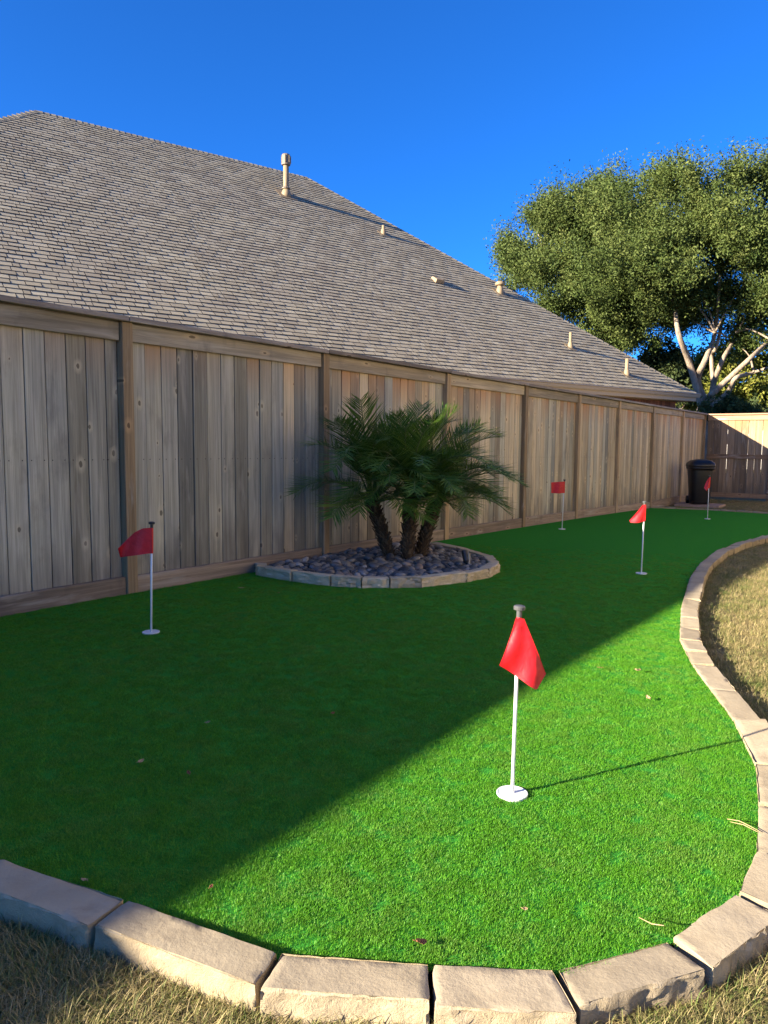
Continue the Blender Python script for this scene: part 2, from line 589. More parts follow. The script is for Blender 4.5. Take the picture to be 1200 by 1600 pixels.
M = Mat('oak bark', 0.9, 0.15)
co_ = M.obj_co()
M.col(M.mix(M.mapr(M.noise(M.vmul(co_, (9, 9, 2.5)), 1, 6, 0.65, 0.5), 0.3, 0.7), (0.14, 0.105, 0.075), (0.36, 0.29, 0.215)))
M.bump(M.noise(M.vmul(co_, (16, 16, 4)), 1, 6, 0.7), 0.7, 0.04)
m_bark = M.m
M = Mat('palm trunk fibre', 0.95, 0.1)
M.col(M.mix(M.tint(), M.mix(M.mapr(M.noise(M.obj_co(), 60, 5, 0.7), 0.3, 0.7), (0.030, 0.021, 0.014), (0.085, 0.058, 0.034)), (0.16, 0.115, 0.07)))
M.bump(M.noise(M.obj_co(), 90, 5, 0.7), 0.8, 0.01)
m_trunk = M.m

M = Mat('river pebble', 0.45, 0.4)
rr = M.tint()
ro = M.rand()
c_ = M.ramp(M.math('FRACT', M.math('ADD', rr, ro)), [(0, (0.030, 0.032, 0.036)), (0.36, (0.085, 0.088, 0.095)), (0.62, (0.18, 0.18, 0.185)),
               (0.8, (0.24, 0.215, 0.18)), (0.92, (0.22, 0.155, 0.115)), (1.0, (0.36, 0.35, 0.33))])
c_ = M.mix(M.mapr(M.noise(M.obj_co(), 70, 4, 0.6), 0.45, 0.75, 0, 0.35), c_, (0.30, 0.29, 0.27))
M.col(c_)
m_pebble = M.m
m_black = Mat('black moulded plastic', 0.42, 0.45)
m_black.col(m_black.mix(m_black.mapr(m_black.noise(m_black.obj_co(), 9, 4, 0.6), 0.4, 0.7, 0, 1), (0.006, 0.006, 0.007), (0.011, 0.0105, 0.011)))
m_black = m_black.m
m_bronze = Mat('bronze lamp housing', 0.4, 0.5).col((0.03, 0.024, 0.018)).m
m_lens = Mat('lamp lens', 0.15, 0.6).col((0.45, 0.38, 0.28)).m
M = Mat('concrete paver', 0.9, 0.15)
M.col(M.mix(M.mapr(M.noise(M.obj_co(), 12, 5, 0.65), 0.35, 0.7), (0.30, 0.21, 0.16), (0.40, 0.30, 0.24)))
m_paver = M.m


def mk_dry(name, a, b):
    M = Mat(name, 0.6, 0.3)
    M.col(M.mix(M.mapr(M.noise(M.obj_co(), 90, 4, 0.6), 0.3, 0.7), a, b))
    return M.m


m_dry = mk_dry('dry brown leaf', (0.16, 0.06, 0.03), (0.28, 0.12, 0.055))
m_tanleaf = mk_dry('dry tan leaf', (0.30, 0.20, 0.10), (0.42, 0.31, 0.17))
m_straw = mk_dry('straw', (0.30, 0.22, 0.11), (0.42, 0.32, 0.17))
m_pale = mk_dry('pale siding', (0.50, 0.47, 0.43), (0.58, 0.55, 0.50))
m_farroof = mk_dry('far roof', (0.20, 0.17, 0.15), (0.26, 0.22, 0.19))

# ------------------------------------------------------------------ ground
def inner_curve():
    """turf edge in world XY, from the fence on the camera's left round the front and right to the far end"""
    sp_left = [(0.30, 0.0), (0.45, 0.9), (0.68, 1.8)]
    pts = [SP(s, p).to_2d() for s, p in sp_left]
    front = [(-1.463, 2.154), (-1.097, 2.015), (-0.670, 1.832), (-0.239, 1.632), (0.118, 1.602), (0.405, 1.595), (0.711, 1.700), (0.963, 1.886),
             (1.116, 2.086), (1.273, 2.381), (1.426, 2.711), (1.564, 3.18), (1.737, 4.033), (1.885, 4.582), (2.284, 5.556),
             (2.929, 6.948), (3.497, 8.03), (4.14, 9.067), (4.799, 9.949), (5.873, 11.174)]
    pts += [Vector(q) for q in front]
    tail = [(14.3, 3.62), (15.8, 4.10), (17.2, 4.62), (18.15, 4.9)]
    pts += [SP(s, p).to_2d() for s, p in tail]
    return pts


EDGE = inner_curve()
FAR = [SP(s, p).to_2d() for s, p in [(18.25, 4.1), (18.22, 3.2), (18.23, 2.5), (18.3, 1.84), (18.34, 1.14), (18.2, 0.55), (18.0, 0.02)]]
TURF_POLY = EDGE + FAR


def inside(poly, x, y):
    px = np.array([q[0] for q in poly]); py = np.array([q[1] for q in poly])
    x = np.asarray(x)[:, None]; y = np.asarray(y)[:, None]
    qx, qy = np.roll(px, -1), np.roll(py, -1)
    with np.errstate(divide='ignore', invalid='ignore'):
        c = ((py > y) != (qy > y)) & (x < (qx - px) * (y - py) / (qy - py) + px)
    return (c.sum(1) % 2).astype(bool)


def grid_axis(vals):
    out = []
    for a, b, n in vals:
        out += list(np.linspace(a, b, n, endpoint=False))
    return out + [vals[-1][1]]


def ground_sheet(name, dz, mat, sv, pv):
    sv, pv = np.array(sv), np.array(pv)
    S, P = np.meshgrid(sv, pv, indexing='ij')
    x = U.x * S + N.x * (X0 + P); y = U.y * S + N.y * (X0 + P)
    t = np.clip(S - 3, 0, 15.2)
    z = -(0.008 * t + 0.0006 * t * t) + dz
    v = np.stack([x, y, z], -1).reshape(-1, 3)
    ns, npn = len(sv), len(pv)
    i = np.arange(ns - 1)[:, None] * npn + np.arange(npn - 1)[None, :]
    f = np.stack([i, i + npn, i + npn + 1, i + 1], -1).reshape(-1, 4)[:, ::-1]
    return np_mesh(name, v, f, mat, np.zeros(len(f)))


LAWN_DZ = -0.055
lawn = link('lawn_ground', ground_sheet('lawn_ground', LAWN_DZ, m_soil,
            grid_axis([(-900, -20, 6), (-20, 0, 8), (0, 20, 40), (20, 60, 10), (60, 1500, 6)]),
            grid_axis([(-900, -20, 6), (-20, 20, 30), (20, 900, 6)])))
tag(lawn, 'dormant lawn soil and thatch around the putting green', kind='structure')

# turf base, fitted into the stone edge: fine strips across the turf outline
mb = MB()
import bmesh
bm = bmesh.new()
cen = [bm.verts.new((q[0], q[1], 0)) for q in TURF_POLY]
bm.faces.new(cen)
bmesh.ops.triangulate(bm, faces=bm.faces[:])
for k in range(1, 37):
    s_cut = k * 0.5
    pnt = U * s_cut
    g_ = bm.verts[:] + bm.edges[:] + bm.faces[:]
    bmesh.ops.bisect_plane(bm, geom=g_, plane_co=pnt, plane_no=U)
for v in bm.verts:
    v.co.z = gxy(v.co.x, v.co.y)
bmesh.ops.recalc_face_normals(bm, faces=bm.faces[:])
me = bpy.data.meshes.new('putting_green')
bm.to_mesh(me); bm.free()
if me.polygons[0].normal.z < 0:
    me.flip_normals()
me.materials.append(m_turf)
turf = link('putting_green', me)
tag(turf, 'bright green artificial turf putting green with curved outline', kind='structure')

# ------------------------------------------------------------------ instanced blades (stuff)
proto_col = bpy.data.collections.new('blade_shapes')


def blade_tuft(name, n, rad, h0, h1, w, bend, segs, mat, tint_fn, seed):
    r = random.Random(seed)
    m = MB()
    for _ in range(n):
        a = r.uniform(0, 2 * math.pi); q = rad * math.sqrt(r.random())
        bx, by = q * math.cos(a), q * math.sin(a)
        h = r.uniform(h0, h1); b = r.uniform(*bend); d = r.uniform(0, 2 * math.pi)
        dx, dy = math.cos(d), math.sin(d)
        nx, ny = -dy, dx
        curl = r.uniform(-0.6, 0.6)
        prev = None; ti = tint_fn(r)
        x, y, z = bx, by, 0.0
        ang = r.uniform(0.0, 0.3)
        for k in range(segs + 1):
            f = k / segs
            ww = w * (1 - f) ** 0.6 * 0.5 if k < segs else 0.0
            L = Vector((x + nx * ww, y + ny * ww, z)); Rr = Vector((x - nx * ww, y - ny * ww, z))
            if prev:
                if k == segs: m.poly([prev[0], prev[1], Vector((x, y, z))], ti)
                else: m.quad(prev[0], prev[1], Rr, L, ti)
            prev = (L, Rr)
            ang += b / segs
            st = h / segs
            dx2, dy2 = math.cos(d + curl * f), math.sin(d + curl * f)
            x += math.sin(ang) * st * dx2; y += math.sin(ang) * st * dy2; z = max(z + math.cos(ang) * st, 0.004)
    me = m.mesh(name, mat)
    o = bpy.data.objects.new(name, me)
    proto_col.objects.link(o)
    return o


def scatter(name, pts, scl, protos, mat, label, cat, seed):
    me = bpy.data.meshes.new(name)
    me.vertices.add(len(pts))
    me.vertices.foreach_set('co', np.ascontiguousarray(pts, dtype=np.float32).ravel())
    at = me.attributes.new('scl', 'FLOAT', 'POINT'); at.data.foreach_set('value', np.asarray(scl, dtype=np.float32))
    rt = me.attributes.new('rotz', 'FLOAT', 'POINT')
    rg = np.random.default_rng(seed)
    rt.data.foreach_set('value', rg.uniform(0, 6.283, len(pts)).astype(np.float32))
    ix = me.attributes.new('pick', 'INT', 'POINT'); ix.data.foreach_set('value', rg.integers(0, len(protos), len(pts)).astype(np.int32))
    me.materials.append(mat)
    o = link(name, me)
    ng = bpy.data.node_groups.new(name, 'GeometryNodeTree')
    ng.interface.new_socket('Geometry', in_out='INPUT', socket_type='NodeSocketGeometry')
    ng.interface.new_socket('Geometry', in_out='OUTPUT', socket_type='NodeSocketGeometry')
    gi = ng.nodes.new('NodeGroupInput'); go = ng.nodes.new('NodeGroupOutput')
    m2p = ng.nodes.new('GeometryNodeMeshToPoints')
    ng.links.new(gi.outputs[0], m2p.inputs['Mesh'])
    iop = ng.nodes.new('GeometryNodeInstanceOnPoints')
    ng.links.new(m2p.outputs[0], iop.inputs['Points'])
    gti = ng.nodes.new('GeometryNodeGeometryToInstance')
    for pr in reversed(protos):
        oi = ng.nodes.new('GeometryNodeObjectInfo'); oi.inputs['Object'].default_value = pr
        ng.links.new(oi.outputs['Geometry'], gti.inputs[0])
    ng.links.new(gti.outputs[0], iop.inputs['Instance'])
    iop.inputs['Pick Instance'].default_value = True

    def attr(nm, typ):
        a = ng.nodes.new('GeometryNodeInputNamedAttribute'); a.data_type = typ
        a.inputs['Name'].default_value = nm
        return a.outputs['Attribute']
    ng.links.new(attr('pick', 'INT'), iop.inputs['Instance Index'])
    cx = ng.nodes.new('ShaderNodeCombineXYZ'); ng.links.new(attr('rotz', 'FLOAT'), cx.inputs[2])
    ng.links.new(cx.outputs[0], iop.inputs['Rotation'])
    cs = ng.nodes.new('ShaderNodeCombineXYZ'); sa = attr('scl', 'FLOAT')
    for k in range(3): ng.links.new(sa, cs.inputs[k])
    ng.links.new(cs.outputs[0], iop.inputs['Scale'])
    ng.links.new(iop.outputs[0], go.inputs[0])
    md = o.modifiers.new('blades', 'NODES'); md.node_group = ng
    tag(o, label, cat, kind='stuff')
    return o


def gz_np(x, y):
    t = np.clip(x * U.x + y * U.y - 3, 0, 15.2)
    return -(0.008 * t + 0.0006 * t * t)


def sample(n, x0, x1, y0, y1, dens):
    """dens(dist)->probability; only what lies in the camera's wedge, with margin"""
    x = nrg.uniform(x0, x1, n); y = nrg.uniform(y0, y1, n)
    k = (np.abs(x) < 0.60 * y + 0.8) & (nrg.random(n) < dens(np.hypot(x, y)))
    return x[k], y[k]


# turf blades
turf_protos = [blade_tuft('turf_tuft', 52, 0.028, 0.0060, 0.0105, 0.0012, (0.2, 1.2), 2, m_turf_blade, lambda r: r.random(), 100 + i) for i in range(5)]
BED = [(4.98, -0.02), (4.84, 0.15), (4.80, 0.62), (4.85, 1.03), (4.96, 1.29), (5.11, 1.48), (5.31, 1.67), (5.79, 1.85), (6.14, 1.90), (6.50, 1.82),
       (6.98, 1.50), (7.36, 0.92), (7.53, 0.45), (7.58, -0.02)]
BED_XY = [SP(s, p).to_2d() for s, p in BED]
X, Y = [], []
for (n, x0, x1, y0, y1, fn) in [(75000, -3.6, 2.4, 1.4, 5.0, lambda d: np.clip(1.15 - d / 6.0, 0.45, 1)),
                                (50000, -3.6, 5.5, 5.0, 9.5, lambda d: np.clip(1.0 - (d - 4.5) / 5.0, 0.0, 1))]:
    a, b = sample(n, x0, x1, y0, y1, fn)
    X.append(a); Y.append(b)
X = np.concatenate(X); Y = np.concatenate(Y)
k = inside(TURF_POLY, X, Y) & ~inside(BED_XY, X, Y)
X, Y = X[k], Y[k]
d = np.hypot(X, Y)
scatter('turf_pile', np.stack([X, Y, gz_np(X, Y) + 0.0005], 1), nrg.uniform(0.8, 1.15, len(X)) * (1 + 0.03 * np.clip(d - 3, 0, 12)), turf_protos, m_turf_blade,
        'short green synthetic blades covering the putting green', 'turf', 5)

# lawn blades
lawn_protos = [blade_tuft('grass_clump', 48, 0.055, 0.018, 0.062, 0.0022, (0.6, 2.8), 4, m_lawn_blade,
                          lambda r: min(1, max(0, r.gauss(0.50, 0.29))), 200 + i) for i in range(6)]
OUT = []   # outer outline of the stone edge: the turf edge moved outwards
STONE_W = 0.122
for i, q in enumerate(EDGE):
    a = EDGE[max(i - 1, 0)]; b = EDGE[min(i + 1, len(EDGE) - 1)]
    tdir = (b - a).normalized()
    OUT.append(q + Vector((tdir.y, -tdir.x)) * STONE_W)
KEEP_OUT = OUT + FAR
X, Y = [], []
for (n, x0, x1, y0, y1, fn) in [(14000, -2.2, 2.2, 0.9, 2.4, lambda d: np.full_like(d, 1.0)),
                                (26000, 1.0, 6.5, 2.4, 9.0, lambda d: np.clip(1.1 - d / 14, 0.3, 1)),
                                (22000, 3.0, 12, 9.0, 22.0, lambda d: np.full_like(d, 0.6))]:
    a, b = sample(n, x0, x1, y0, y1, fn)
    X.append(a); Y.append(b)
X = np.concatenate(X); Y = np.concatenate(Y)
S_, P_ = X * U.x + Y * U.y, X * N.x + Y * N.y - X0
k = ~inside(KEEP_OUT, X, Y) & (P_ > 0.05) & (S_ < 23.3)
X, Y = X[k], Y[k]
scatter('lawn_grass', np.stack([X, Y, gz_np(X, Y) + LAWN_DZ - 0.004], 1), nrg.uniform(0.65, 1.2, len(X)), lawn_protos, m_lawn_blade,
        'straw coloured dormant grass with green blades outside the stone edging', 'grass', 6)

# ------------------------------------------------------------------ stones
from mathutils import noise as mnoise


def stone_mesh(name, A, B, C_, D, z0, z1, seed, nl=9, rough=0.006, outer_rough=0.012, mat=None):
    """block on quad A,B (inner edge) C_,D (outer edge under B, A); chipped arrises and split outer face"""
    r = random.Random(seed)
    m = MB()
    FH_ = [0.0, 0.3, 0.45, 0.55, 0.65, 0.75, 0.85, 0.93, 0.98, 1.0]
    nw, nh = 7, len(FH_) - 1

    def spread(n):      # narrow bands at the arrises, even steps between
        return [0.0, 0.022] + [0.022 + 0.956 * k / (n - 2) for k in range(1, n - 2)] + [0.978, 1.0]
    FL_, FW, FH = spread(nl), [0.0, 0.03, 0.2, 0.4, 0.6, 0.8, 0.97, 1.0], FH_
    off = Vector((r.uniform(0, 99), r.uniform(0, 99), r.uniform(0, 99)))
    V = {}
    A, B, C_, D = [Vector((q[0], q[1])) for q in (A, B, C_, D)]
    tilt = r.uniform(-0.006, 0.006); tilt2 = r.uniform(-0.005, 0.005)
    L = max((B - A).length, 0.05)

    def vid(i, j, k):
        key = (i, j, k)
        if key in V: return V[key]
        f, g, h = FL_[i], FW[j], FH[k]
        p2 = (A.lerp(B, f)).lerp(D.lerp(C_, f), g)
        p = Vector((p2.x, p2.y, z0 + (z1 - z0) * h))
        out = (D.lerp(C_, f) - A.lerp(B, f)).normalized()
        along = (B - A).normalized()
        q = p * 14 + off
        n1 = mnoise.noise(q); n2 = mnoise.noise(q * 2.7 + Vector((3, 7, 1)))
        dn = n1 * 0.6 + n2 * 0.5
        if j == nw:
            p += Vector((out.x, out.y, 0)) * ((dn + 0.55 * mnoise.noise(q * 6.1)) * outer_rough * (1.2 if k < nh - 1 else 0.7) - (0.003 if k == nh else 0))
        if j == 0:
            p -= Vector((out.x, out.y, 0)) * (dn * rough * 0.9)
        if i == 0 or i == nl:
            sg = -1 if i == 0 else 1
            p += Vector((along.x, along.y, 0)) * sg * (dn * rough - 0.003)
        if k == nh:
            edge = (j in (0, nw)) + (i in (0, nl))
            p.z += n1 * 0.0025 - edge * (0.002 + 0.004 * abs(n2)) + tilt * (f - 0.5) * 2 + tilt2 * (g - 0.5) * 2
        V[key] = len(m.v); m.v.append(p)
        return V[key]

    def face(*ks):
        m.f.append(tuple(vid(*q) for q in ks)); m.t.append(0.5); m.m.append(0)
    for i in range(nl):
        for j in range(nw):
            face((i, j, nh), (i, j + 1, nh), (i + 1, j + 1, nh), (i + 1, j, nh))
        for k in range(nh):
            face((i, 0, k), (i, 0, k + 1), (i + 1, 0, k + 1), (i + 1, 0, k))
            face((i, nw, k), (i + 1, nw, k), (i + 1, nw, k + 1), (i, nw, k + 1))
    for j in range(nw):
        for k in range(nh):
            face((0, j, k), (0, j + 1, k), (0, j + 1, k + 1), (0, j, k + 1))
            face((nl, j, k), (nl, j, k + 1), (nl, j + 1, k + 1), (nl, j + 1, k))
    c = (A + B + C_ + D) / 4
    o3 = Vector((c.x, c.y, z0))
    m.v = [q - o3 for q in m.v]
    me = m.mesh(name, mat or m_stone, True)
    bmx = bmesh.new(); bmx.from_mesh(me)
    bmesh.ops.recalc_face_normals(bmx, faces=bmx.faces[:])
    bmx.to_mesh(me); bmx.free()
    me.set_sharp_from_angle(angle=R(38))
    return me, o3


edging = empty('stone_edging', (0.118, 1.6, 0))
tag(edging, 'curved edging of tan limestone blocks around the outside of the putting green', 'stone edging')


def norm_out(poly, i):
    a = poly[max(i - 1, 0)]; b = poly[min(i + 1, len(poly) - 1)]
    t = (b - a).normalized()
    return Vector((t.y, -t.x))


def lay_stones(path, parent, width, z_top, depth, sub, seed, gap=0.008, rough=0.006, outer=0.012, name='edging_stone', nl=9):
    q = 0
    for i in range(len(path) - 1):
        a, b = path[i], path[i + 1]
        L = (b - a).length
        n = max(1, round(L / sub)) if L > sub * 1.45 else 1
        for k in range(n):
            r = random.Random(seed * 1000 + i * 17 + k)
            A = a.lerp(b, k / n); B = a.lerp(b, (k + 1) / n)
            oa = norm_out(path, i).lerp(norm_out(path, i + 1), k / n).normalized()
            ob = norm_out(path, i).lerp(norm_out(path, i + 1), (k + 1) / n).normalized()
            t = (B - A).normalized()
            w = width * r.uniform(0.93, 1.08)
            A2 = A + t * gap * r.uniform(0.3, 1.2); B2 = B - t * gap * r.uniform(0.3, 1.2)
            D_ = A2 + oa * w; C_ = B2 + ob * w
            zt = gxy(*((A + B) / 2)) + z_top + r.uniform(-0.006, 0.008)
            me, o3 = stone_mesh(name, A2, B2, C_, D_, zt - depth, zt, seed * 777 + i * 31 + k, nl, rough, outer)
            o = link(name, me, parent, o3 - parent.location)
            q += 1
    return q


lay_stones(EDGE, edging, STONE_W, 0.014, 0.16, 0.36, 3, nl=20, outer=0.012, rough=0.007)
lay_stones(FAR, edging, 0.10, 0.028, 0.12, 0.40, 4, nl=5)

# ------------------------------------------------------------------ main fence
Z_POST = 2.155
fence = empty('board_fence', SP(3.548, 0))
tag(fence, 'long weathered grey brown cedar board fence running along the left of the green', 'fence')
FR = Matrix((U, -N, Vector((0, 0, 1)))).transposed()     # local x along fence, local y away from yard, z up
fence.rotation_euler = FR.to_euler()
F0 = fence.location.copy()


def fl(s, depth, z):      # fence-local position of (along, depth behind the post face, world z)
    return Vector((s - 3.548, depth, z - F0.z))


POSTS = [3.548 - 2.44 * k for k in range(6, 0, -1)] + [3.548, 5.973, 8.491, 10.925, 13.227, 15.514, 18.038, 20.784, 23.30]
PW = 0.097


def bev_box(name, x0, x1, y0, y1, z0, z1, mat, bev=0.004, seg=1):
    bmx = bmesh.new()
    bmesh.ops.create_cube(bmx, size=1)
    for v in bmx.verts:
        v.co = Vector((x0 if v.co.x < 0 else x1, y0 if v.co.y < 0 else y1, z0 if v.co.z < 0 else z1))
    bmesh.ops.bevel(bmx, geom=bmx.edges[:], offset=bev, segments=seg, affect='EDGES')
    me = bpy.data.meshes.new(name)
    bmx.to_mesh(me); bmx.free()
    me.materials.append(mat)
    return me


def board_mesh(w, h, mat):
    """picket with the strip behind its right edge that closes the joint"""
    me = bev_box('board', -w / 2, w / 2, 0, 0.017, 0, h, mat, 0.0025)
    bmx = bmesh.new(); bmx.from_mesh(me)
    g = bmesh.ops.create_cube(bmx, size=1)['verts']
    for v in g:
        v.co = Vector((w / 2 - 0.022 if v.co.x < 0 else w / 2 + 0.024, 0.0172 if v.co.y < 0 else 0.0245, 0 if v.co.z < 0 else h))
    bmx.to_mesh(me); bmx.free()
    return me


board_me = [board_mesh(w, BOARD_H, m_board) for w in (0.1545, 0.1520, 0.1560)]
grey_me = [board_mesh(w, BOARD_H, m_board_grey) for w in (0.1545, 0.1520, 0.1560)]
narrow_me = {}
post_me = bev_box('post', 0, PW, 0, 0.09, -0.15, 2.30, m_post, 0.004)
for i, s in enumerate(POSTS):
    g0 = gz(s)
    o = link('post', post_me, fence, fl(s, 0, g0))
    o.scale.z = (Z_POST - g0) / 2.30
    o.rotation_euler = (0, rng.gauss(0, 0.0015), 0)
for i in range(len(POSTS) - 1):
    a, b = POSTS[i] + PW, POSTS[i + 1]
    W = b - a
    gm = (gz(a) + gz(b)) / 2
    # cap board, one length per bay, butted over the posts
    c0, c1 = POSTS[i] + PW * 0.5 + 0.002, POSTS[i + 1] + PW * 0.5 - 0.002
    if i == 0: c0 = POSTS[0] - 0.03
    if i == len(POSTS) - 2: c1 = POSTS[-1] + PW + 0.02
    zz = rng.gauss(0, 0.0025)
    link('cap_board', bev_box('cap_board', 0, c1 - c0, -0.035, 0.115, 0.0, 0.041, m_cap, 0.004), fence, fl(c0, 0, Z_POST + 0.001 + zz))
    # trim under the cap
    link('trim_board', bev_box('trim_board', 0, W - 0.008, 0.028, 0.062, -0.145, -0.004, m_rail, 0.004), fence,
         fl(a + 0.004, 0, Z_POST + zz), (0, rng.gauss(0, 0.0012), 0))
    # rot board along the ground, following the slope
    slope = math.atan2(gz(b) - gz(a), W)
    link('kick_board', bev_box('kick_board', 0, W - 0.006, 0.018, 0.056, -0.06, 0.142, m_kick, 0.005), fence,
         fl(a + 0.003, 0, gz(a) + rng.gauss(0, 0.004)), (0, -slope + rng.gauss(0, 0.002), 0))
    # boards
    x = a + 0.002 - (rng.uniform(0.0, 0.12))
    while x < b - 0.004:
        grey = rng.random() < (0.95 if x < 5.9 else 0.35 if x < 10 else 0.12)  # greyer boards more frequent towards the near end
        wv = rng.choice(grey_me if grey else board_me)
        w0, w1 = max(x, a + 0.001), min(x + 0.1625, b - 0.001)
        if w1 - w0 > 0.02:
            if w1 - w0 > 0.155:
                o = link('board', wv, fence)
            else:
                o = link('board', board_mesh(w1 - w0 - 0.006, BOARD_H, m_board_grey if grey else m_board), fence)
            zb = gz((w0 + w1) / 2) + 0.09
            o.location = fl((w0 + w1) / 2, 0.0635 + rng.uniform(0, 0.006), zb)
            o.scale.z = (Z_POST - 0.03 - zb) / BOARD_H
            o.rotation_euler = (0, rng.gauss(0, 0.0012), rng.gauss(0, 0.010))
        x += 0.1625
    # rails on the far side, they also close the joints from behind
    for zr in (0.35, 1.05, 1.85):
        link('rail', bev_box('rail', 0, W, 0.0985, 0.136, 0, 0.089, m_rail, 0.003), fence, fl(a, 0, gm + zr))

# ------------------------------------------------------------------ back fence, square to the main one
S_BACK = 23.42
back = empty('back_fence', SP(S_BACK, 0))
tag(back, 'short cedar fence with a middle rail closing the far end of the yard', 'fence')
BR = Matrix((N, U, Vector((0, 0, 1)))).transposed()      # local x into the yard, local y away from the yard
back.rotation_euler = BR.to_euler()
ZB = Z_POST - 0.012 - gz(S_BACK)
ZG = -0.045
bposts = [1.70, 4.10, 6.5]
for p in bposts:
    link('post', bev_box('post', 0, 0.095, -0.005, 0.088, -0.15, ZB, m_rail2, 0.004), back, (p, 0, 0))
prevp = 0.03
bb = bev_box('board', -0.0852, 0.0852, 0, 0.017, 0, BOARD_H, m_board2, 0.003)
for p in bposts:
    W = p - prevp
    link('cap_board', bev_box('cap_board', 0, W + 0.085, -0.04, 0.12, 0, 0.042, m_cap2, 0.004), back, (prevp - (0.0 if prevp < 0.1 else 0.047), 0, ZB + 0.001))
    link('trim_board', bev_box('trim_board', 0, W - 0.006, 0.020, 0.056, -0.150, -0.004, m_rail2, 0.004), back, (prevp + 0.003, 0, ZB))
    link('middle_rail', bev_box('middle_rail', 0, W - 0.006, 0.018, 0.056, -0.065, 0.065, m_rail2, 0.004), back, (prevp + 0.003, 0, 1.20))
    link('bottom_rail', bev_box('bottom_rail', 0, W - 0.006, 0.014, 0.056, 0, 0.14, m_rail2, 0.004), back, (prevp + 0.003, 0, ZG + 0.04))
    nb = round((W - 0.004) / 0.1755)
    for kb in range(nb):
        x = prevp + 0.002 + (W - 0.004) * (kb + 0.5) / nb
        o = link('board', bb, back, (x, 0.0575 + rng.uniform(0, 0.004), ZG + 0.06), (0, rng.gauss(0.0, 0.0013), rng.gauss(0, 0.01)))
        o.scale.x = (W - 0.004) / nb / 0.1765
        o.scale.z = (ZB - 0.03 - ZG - 0.06) / BOARD_H
    prevp = p + 0.095

# ------------------------------------------------------------------ neighbour's house
HAZ = R(54.5)
hu = Vector((math.sin(HAZ), math.cos(HAZ), 0))            # along the ridge, to the right
hn = Vector((math.cos(HAZ), -math.sin(HAZ), 0))           # towards the yard
CORNER = Vector((10.128, 24.2, 1.721 + CAM_H))            # right hand eave corner
PIT = R(38.77)
RUN = 9.23
LEN = 17.84 + 9.23
house = empty('neighbouring_house', (CORNER.x, CORNER.y, gz(18)))
HR = Matrix((-hu, hn * -1, Vector((0, 0, 1)))).transposed()   # local x to the left along the eave, local y into the house
house.rotation_euler = Matrix((hu, hn * -1, Vector((0, 0, 1)))).transposed().to_euler()   # house pieces are laid out from the right corner leftwards, then mirrored into this frame
tag(house, 'single storey brick house with big hipped brown shingle roof behind the fence', 'house')
HZ = CORNER.z - house.location.z                          # local eave height
up_v = Vector((0, math.cos(PIT), math.sin(PIT)))
nrm = Vector((0, -math.sin(PIT), math.cos(PIT)))
RISE = RUN * math.tan(PIT)


def rp(l, v, h=0.0):       # along eave from the right corner, up the slope, off the slope
    return Vector((l, 0, HZ)) + up_v * v + nrm * h


mb = MB()
A, B = rp(0, 0), rp(LEN, 0)
C1 = Vector((RUN, RUN, HZ + RISE)); C2 = Vector((LEN - RUN, RUN, HZ + RISE))
D1 = Vector((0, 2 * RUN, HZ)); D2 = Vector((LEN, 2 * RUN, HZ))
for q in ([A, C1, C2, B], [B, C2, D2], [D2, C2, C1, D1], [D1, C1, A]):
    mb.poly(list(reversed(q)), 0.4)
roof = mb.obj('roof', m_deck, house)
for pl in roof.data.polygons:
    pl.material_index = 0
roof.data.materials.append(m_shingle)
for pl in roof.data.polygons[1:] if len(roof.data.polygons) > 1 else []:
    pl.material_index = 1


def project(w):
    """photo pixel of a world point: only used to choose which shingles are near enough for objects of their own"""
    q = camera.matrix_world.inverted() @ w
    return 600 + FPX * q.x / -q.z, 800 - FPX * q.y / -q.z, -q.z


# shingle tabs
EXPO = 0.168
SL = RUN / math.cos(PIT)
tabs = []
r = random.Random(21)
pattern = []
tot = 0
while tot < 40:
    w = r.choice([0.13, 0.18, 0.26, 0.28, 0.29, 0.30, 0.31])
    pattern.append(w); tot += w
shift = 0.0
direction = 1
ncourse = int(SL / EXPO) + 1
for j in range(ncourse):
    v0 = j * EXPO
    if r.random() < 0.22: direction = -direction
    shift += direction * r.choice([0.09, 0.11, 0.14]) + (r.uniform(-1, 1) if j % 6 == 0 else 0)
    l0 = v0 * math.cos(PIT); l1 = LEN - l0
    x = -4 + (shift % 3.0) - 3.0
    for w in pattern:
        a, b = max(x, l0), min(x + w, l1)
        x += w
        if b - a > 0.03:
            tabs.append((j, v0, a, b, r.random(), r.random()))
        if x > l1: break
fence_top_px = lambda px: 468 + 0.161 * px
cand = []
for i, (j, v0, a, b, t0, t1) in enumerate(tabs):
    wpt = house.location + HR @ rp((a + b) / 2, v0 + EXPO / 2)
    px, py, dz = project(wpt)
    if 5 < px < 1195 and py < fence_top_px(px) - 3 and (b - a) > 0.2:
        cand.append((dz, i))
cand.sort()
own = set(i for _, i in cand[:300])


def tab_geo(m, a, b, v0, t0, t1, org):
    g = 0.0075
    th = 0.023 if t0 < 0.6 else 0.016
    v1 = min(v0 + EXPO + 0.02, SL)
    dv = (t1 - 0.5) * 0.010
    sl_ = EXPO * math.cos(PIT) * 0
    P = [rp(a + g, v0 + dv, 0.002), rp(b - g, v0 + dv, 0.002), rp(b - g, v1, 0.0005), rp(a + g, v1, 0.0005),
         rp(a + g, v0 + dv, th), rp(b - g, v0 + dv, th), rp(b - g, v1, 0.003), rp(a + g, v1, 0.003)]
    P = [q - org for q in P]
    n0 = len(m.f)
    m.hexa([P[1], P[0], P[3], P[2], P[5], P[4], P[7], P[6]], 0.15 + 0.8 * (0.5 * t0 + 0.5 * t1))
    for k in range(n0, n0 + 6):
        if k != n0 + 1: m.m[k] = 1          # cut edges show bare asphalt


